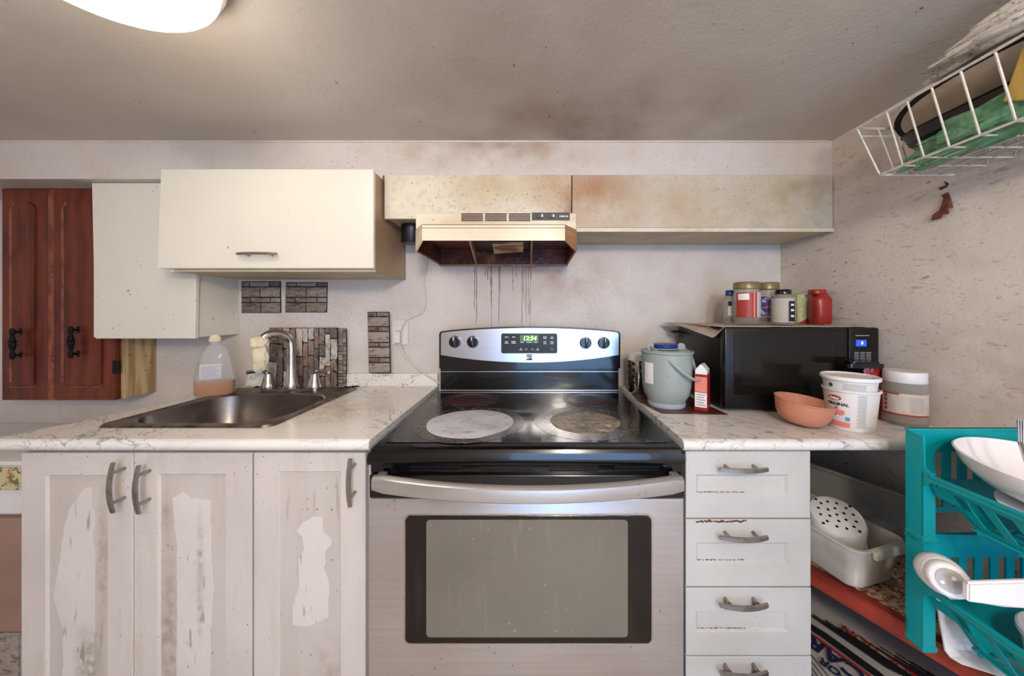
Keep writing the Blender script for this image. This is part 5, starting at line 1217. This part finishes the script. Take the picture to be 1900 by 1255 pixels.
# ---------------------------------------------------------------- teal dish rack, two tiers
RX0, RX1, RYB, RYF = .834, 1.118, .752, .36
PITCH = .235
def rack_tier(label, z0, slots_px, slot_top, slot_bot):
    t = thing('dish_rack', label, 'dish rack', ((RX0+RX1)/2, .55, z0))
    H = PITCH-.002; zt = z0+H
    # back panel with a row of slots: strips above, below and between
    sa, sb = zt-.052, z0+.058
    bm = B()
    box(bm, RX0+.006, RX1, RYB-.004, RYB, sa, zt)
    box(bm, RX0+.006, RX1, RYB-.004, RYB, z0+.075 if False else sb-.012, sb)
    xs_ = [RX0+.062+i*.0352 for i in range(7)]
    e0 = RX0+.006
    for x_ in xs_:
        box(bm, e0, x_, RYB-.004, RYB, sb, sa); e0 = x_+.0175
    box(bm, e0, RX1, RYB-.004, RYB, sb, sa)
    obj('back_panel', bm, M_teal, t)
    bm = B(); box(bm, RX0, RX1, RYB-.007, RYB+.003, zt-.005, zt, .001); obj('top_rim', bm, M_teal, t)
    # corner posts (L-shaped)
    for sx_, xx in ((1, RX0), (-1, RX1)):
        bm = B()
        a, b = (xx, xx+.004*sx_) if sx_ > 0 else (xx-.004, xx)
        box(bm, a, b, RYB-.034, RYB, z0, zt-.006)
        if sx_ > 0: box(bm, a, a+.026, RYB-.0345, RYB-.031, z0, zt-.085); box(bm, a, a+.034, RYB-.004, RYB, z0, sb-.0125)
        else: box(bm, b-.026, b, RYB-.0345, RYB-.031, z0, zt-.085)
        obj('rear_post', bm, M_teal, t)
        bm = B(); box(bm, a, b, RYF, RYF+.035, z0, zt-.1); box(bm, min(a, a+.03*sx_), max(b, b+.03*sx_) if sx_ > 0 else b, RYF, RYF+.004, z0, zt-.1); obj('front_post', bm, M_teal, t)
        # side rail, sloped shoulder behind it, slanted lattice below
        bm = B()
        zr = zt-.085
        pr = [(RYB-.034, zt-.006), (RYB-.034, zr-.028), (RYB-.05, zr-.012), (RYF, zr-.012), (RYF, zr), (RYB-.052, zr), (RYB-.036, zr+.012)]
        prism(bm, [(a, p[0], p[1]) for p in pr], (.004, 0, 0))
        box(bm, a-.002 if sx_ > 0 else a-.001, b+.003, RYF, RYB-.045, zr-.004, zr+.001, .001)
        obj('side_rail', bm, M_teal, t)
        # slanted side: from rail inward-down to the bowl floor; slats leave see-through slots
        xi = xx+sx_*.030; zt2, zb2 = zr-.012, zr-.080
        bm = B()
        def band(ya, yb, ta, tb, sk=0):
            q = lambda y_, t_: (xx+sx_*.003+(xi-xx)*t_, y_-.030*t_*0-sk*t_, zt2+(zb2-zt2)*t_)
            prism(bm, [q(ya, ta), q(yb, ta), q(yb, tb), q(ya, tb)], (sx_*.003, 0, 0))
        band(RYF, RYB-.06, 0, .14); band(RYF, RYB-.10, .86, 1.0)
        for i in range(8): y_ = RYB-.075-i*.042; band(y_-.016, y_, .14, .86, .024)
        band(RYB-.10, RYB-.045, .14, .5)
        obj('side_lattice', bm, M_teal, t)
    # basket floor of wires
    bm = B(); zf = zt-.085-.080
    for i in range(10): x_ = RX0+.033+i*(RX1-RX0-.066)/9; box(bm, x_-.003, x_+.003, RYF, RYB-.09, zf-.004, zf)
    for i in range(6): y_ = RYF+.01+i*(RYB-.10-RYF)/5.2; box(bm, RX0+.030, RX1-.030, y_-.003, y_+.003, zf-.0085, zf-.0045)
    obj('basket_floor', bm, M_teal, t)
    bm = B(); prism(bm, [(RX0+.03, RYB-.10, zf-.001), (RX1-.03, RYB-.10, zf-.001), (RX1-.01, RYB-.006, zf+.05), (RX0+.05, RYB-.006, zf+.05)], (0, 0, .003)); obj('floor_slope', bm, M_teal, t)
    bm = B(); box(bm, RX0, RX1, RYF, RYF+.004, zr-.05, zr); obj('front_rail', bm, M_teal, t)
    bm = B(); box(bm, RX0-.001, RX0+.030, RYB-.036, RYB+.001, z0, z0+.012, .002); obj('post_foot', bm, M_teal, t)
    return t
zr0 = ZS+.0015
rack_tier('teal plastic dish rack tier standing on the red shelf, lower of two', zr0, 0, 0, 0)
rack_tier('teal plastic dish rack tier stacked on top, holding the white bowl', zr0+PITCH, 0, 0, 0)
zfu = zr0+PITCH*2-.002-.165          # floor of the upper basket
zfl = zr0+PITCH-.002-.165
bw = thing('white_bowl', 'large white glazed bowl on a plate in the upper rack', 'bowl', (.966, .612, zfu+.064), (.09, .03, 0))
bw.scale = (1.09, 1.09, 1.05)
bm = B(); lathe(bm, [(0, .0), (.045, .0), (.05, .003), (.09, .022), (.112, .045), (.122, .066), (.1235, .069), (.121, .071), (.118, .067), (.106, .044), (.085, .025), (.045, .008), (0, .006)], n=56); obj('bowl_body', bm, M_whiteg, bw, local=True, smooth=True)
pl_ = thing('white_plate', 'white plate lying under the big bowl in the upper rack', 'plate', (.966, .575, zfu+.040), (.14, 0, 0))
bm = B(); lathe(bm, [(0, 0), (.06, 0), (.065, .002), (.105, .014), (.107, .016), (.104, .0165), (.064, .006), (0, .004)], n=52); obj('plate_body', bm, M_whiteg, pl_, local=True, smooth=True)
sp_ = thing('fork', 'steel fork standing in the white bowl at the photo edge', 'fork', (.925, .625, zfu+.088), (.0, .1, 0))
bm = B(); tube(bm, [(.012, -.012, 0), (-.005, -.004, .03), (-.012, .01, .09)], .0045, 8)
for q in (-1, 0, 1): tube(bm, [(-.012+q*.004, .010, .09), (-.014+q*.005, .012, .13)], .0014, 5)
obj('fork_body', bm, M_chrome, sp_, local=True, smooth=True)

# lower tier: white appliance head, long white tray, printed tub
ap = thing('white_gadget', 'round white plastic gadget with grey disc face in the lower rack', 'gadget', P(1752, 1070, .655), Vector((-.50, -.80, .28)).to_track_quat('Z', 'Y').to_euler())
bm = B(); lathe(bm, [(0, -.035), (.036, -.035), (.039, -.030), (.039, -.004), (.036, 0), (.036, .002), (.034, .004), (.034, .022), (.031, .026), (.029, .027), (0, .027)], n=40); obj('gadget_body', bm, M_whiteg, ap, local=True, smooth=True)
bm = B(); lathe(bm, [(0, .0282), (.0225, .0282), (.023, .0272)], n=32); ap.scale = (.88, .88, .9)
obj('grey_face', bm, mat('light_grey_plastic', (176, 172, 172), .4), ap, local=True, smooth=True)
for q in (-1, 1):
    bm = B(); lathe(bm, [(.0, .0302), (.003, .030), (.0042, .0285)], (q*.009-.004, .006*q, 0), 12); obj('button', bm, M_whiteg, ap, local=True, smooth=True)
wt = thing('white_tray', 'long white plastic lid lying across the lower rack', 'tray', (.0, 0, 0))
bm = B(); pA, pB_ = P(1797, 1082, .60), P(1920, 1082, .58)
prism(bm, [P(1797, 1084, .60), P(1925, 1080, .565), P(1925, 1133, .565), P(1860, 1127, .585), P(1797, 1118, .60)], (0, .010, .0))
bmesh.ops.bevel(bm, geom=bm.edges[:], offset=.002, segments=2, affect='EDGES')
wt.location = pA; obj('tray_body', bm, M_whiteg, wt)
bm = B(); tube(bm, [P(1795, 1082, .5985), P(1925, 1078, .5635)], .0028, 8); obj('rim', bm, M_whiteg, wt, smooth=True)
tb = thing('printed_tub', 'white tub with dark ORIGINAL lettering under the long tray in the lower rack', 'tub', (.955, .575, zfl+.0015))
bm = B(); lathe(bm, [(0, 0), (.060, 0), (.063, .003), (.070, .070), (.075, .071), (.075, .080), (.072, .083), (0, .083)], n=44); obj('tub_body', bm, M_whiteg, tb, local=True, smooth=True)
obj('lettering', wrap(text_bm('ORIGINAL', .015, .0004), .0702, math.atan2(-.575, -.955)+.1, .052), M_navy, tb, local=True)
bm = B()
for k in range(4): join(bm, wrap(tiles(.05-.006*k, .002, 6), .0700, math.atan2(-.575, -.955)+.15, .040-k*.007))
obj('print_lines', bm, M_greyink, tb, local=True)
# white sheet bent up against the back post, lying on the shelf under the rack
def shf(u, v):
    x = .868+.150*u; yn_2 = .700-.50*(x-.845); t = v
    if t < .5: k = t/.5; return (x, .727-.018*k, ZS+.115-.100*k)
    k = (t-.5)/.5; return (x+.01*k, .709+(yn_2-.709)*k, ZS+.015-.008*min(1, k*3)+.006*math.sin(PI*k)*math.sin(u*4))
tag(obj('plastic_sheet', sheet(shf, 12, 18, .003), M_whiteg, smooth=True), 'white plastic sheet on the red shelf beneath the dish rack', 'sheet')

# ---------------------------------------------------------------- wire basket on the right wall
ax, bxx = .855, .894; zt_, zb_ = 1.722, 1.592; yf_, yn_ = .886, .44
wxt, wxb = lambda Y: WR(Y)-.008, lambda Y: WR(Y)-.030
bk = thing('wire_basket', 'white wire basket hung high on the right wall', 'basket', (1.0, .66, zb_))
wr = .0022
bm = B(); tube(bm, [(ax, yf_, zt_), (wxt(yf_), yf_, zt_), (wxt(yn_), yn_, zt_), (ax, yn_, zt_)], .0032, 8, True); obj('top_rim', bm, M_wire, bk, smooth=True)
bm = B(); tube(bm, [(bxx, yf_-.02, zb_), (wxb(yf_), yf_-.02, zb_), (wxb(yn_), yn_+.02, zb_), (bxx, yn_+.02, zb_)], .0028, 8, True); obj('bottom_rim', bm, M_wire, bk, smooth=True)
bm = B(); tube(bm, [(ax+.006, yf_-.003, zt_-.022), (wxt(yf_)-.004, yf_-.003, zt_-.022)], .0022, 6); obj('end_wire', bm, M_wire, bk, smooth=True)
for Yk in (.812, .768, .721, .672, .622, .575, .528, .482):
    bm = B(); tube(bm, [(ax, Yk, zt_), (bxx, Yk, zb_), (wxb(Yk), Yk, zb_), (wxt(Yk), Yk, zt_)], wr, 7); obj('wire', bm, M_wire, bk, smooth=True)
for Xk in (.91, .96, 1.01, 1.06):
    bm = B(); f_ = (Xk-ax)/(wxt(yf_)-ax); tube(bm, [(Xk, yf_, zt_), (bxx+(wxb(yf_)-bxx)*f_, yf_-.02, zb_), (bxx+(wxb(yf_)-bxx)*f_, yn_+.02, zb_)], wr, 7); obj('wire', bm, M_wire, bk, smooth=True)
bm = B(); tube(bm, [(ax, yf_, zt_), (bxx, yf_-.02, zb_)], wr, 7); obj('wire', bm, M_wire, bk, smooth=True)
for Yk in (.80, .55):
    bm = B(); tube(bm, [(wxt(Yk), Yk, zt_), (WR(Yk)-.0005, Yk, zt_+.004)], .003, 6); obj('hook', bm, M_wire, bk)
# contents
rp = thing('roasting_pan', 'black oval roasting pan with beige lining, tilted in the wire basket', 'pan', (.975, .685, 1.705))
Mp = RY(math.radians(-148)) 
bm = B(); superlathe(bm, [(.060, .150, -.035), (.080, .175, -.028), (.088, .185, .0), (.092, .190, .012), (.096, .194, .014)], (0, 0, 0), 40, 2.4); 
tf(bm, Mp); obj('pan_shell', bm, M_pan, rp, local=True, smooth=True)
bm = B(); superlathe(bm, [(.083, .178, .0142), (.085, .180, .0150)], (0, 0, 0), 40, 2.4); tf(bm, Mp); obj('lining', bm, M_beige, rp, local=True)
tr = thing('black_tray', 'black rectangular baking tray below the roasting pan in the basket', 'tray', (.985, .665, 1.640))
bm = B(); superlathe(bm, [(.058, .165, 0), (.070, .18, .004), (.078, .19, .026), (.082, .194, .028)], (0, 0, 0), 36, 5); tf(bm, RY(.12)); obj('tray_body', bm, M_pan, tr, local=True, smooth=True)
bm = B(); join(bm, lump((0, 0, 0), (.034, .155, .040), 4, .40, 1.7, 5, .45)); join(bm, lump((.02, .14, -.02), (.028, .05, .018), 9, .3, 2.2, 3, .3)); tf(bm, T(.938, .655, 1.632) @ RX(-.05))
tag(obj('green_bag', bm, M_bagg, smooth=True), 'crumpled green cloth bag in the front of the wire basket', 'bag')
yp_ = thing('yellow_packet', 'yellow paper packet at the right end of the basket', 'packet', (.893, .585, 1.655), (.0, -.25, -.05))
bm = B(); box(bm, -.008, .008, -.040, .040, -.040, .075, .003); tf(bm, RX(.5)); obj('packet_body', bm, M_yel, yp_, local=True)
nr = thing('newspaper_roll', 'folded newspaper lying on top of the basket under the ceiling', 'newspaper', (.940, .645, 1.794), (.0, .0, .0))
for k in range(3):
    bm = B(); join(bm, lump((0, 0, 0), (.036, .15-.01*k, .016), 11+k*3, .35, 1.6, 4, .2)); tf(bm, T(.004*k, -.01*k, -.012+.018*k) @ RX(.10-.05*k) @ RY(.3)); obj('folded_sheet', bm, M_newsw, nr, local=True, smooth=True)
rw_ = B(); join(rw_, lump((0, 0, 0), (.03, .09, .012), 5, .3, 1.6, 3)); tf(rw_, T(.985, .60, 1.845) @ RY(.3))
tag(obj('maroon_packet', rw_, M_scrap, smooth=True), 'dark maroon packet behind the newspaper at the top right corner', 'packet')

# ---------------------------------------------------------------- far left, beyond the base cabinet
sb_ = thing('stone_block', 'grey rough stone-look block under the brown box at far left', 'block', (-1.52, 1.10, 0))
for k in range(2):
    for r_ in range(2): obj('brick', rock(-1.72+.2*k, -1.525+.2*k, .02+.13*r_, .145+.13*r_, 1.0, .008, k+r_*3, 6, 5), M_stoneA[1], sb_)
obj('block_core', bx(-1.72, -1.325, 1.0, 1.25, .001, .283), M_stoneA[1], sb_)
bm = B(); box(bm, -1.72, -1.33, 1.0, 1.26, .284, .622, .004); tag(obj('brown_box', bm, M_card), 'plain brown cardboard box left of the sink cabinet', 'box')
tu = thing('label_tub', 'white tub with yellow printed label on top of the brown box', 'tub', (-1.58, 1.12, .6225))
bm = B(); superlathe(bm, [(.16, .10, 0), (.17, .11, .01), (.175, .115, .155), (.18, .12, .16), (.18, .12, .17), (.17, .11, .172)], (0, 0, 0), 36, 4); obj('tub_body', bm, M_white, tu, local=True, smooth=True)
obj('label', bx(-.12, .15, -.1185, -.1165, .085, .152), M_map, tu, local=True)

# details that need no helpers of their own
for o in bpy.data.objects:
    if '_m' in o: del o['_m']
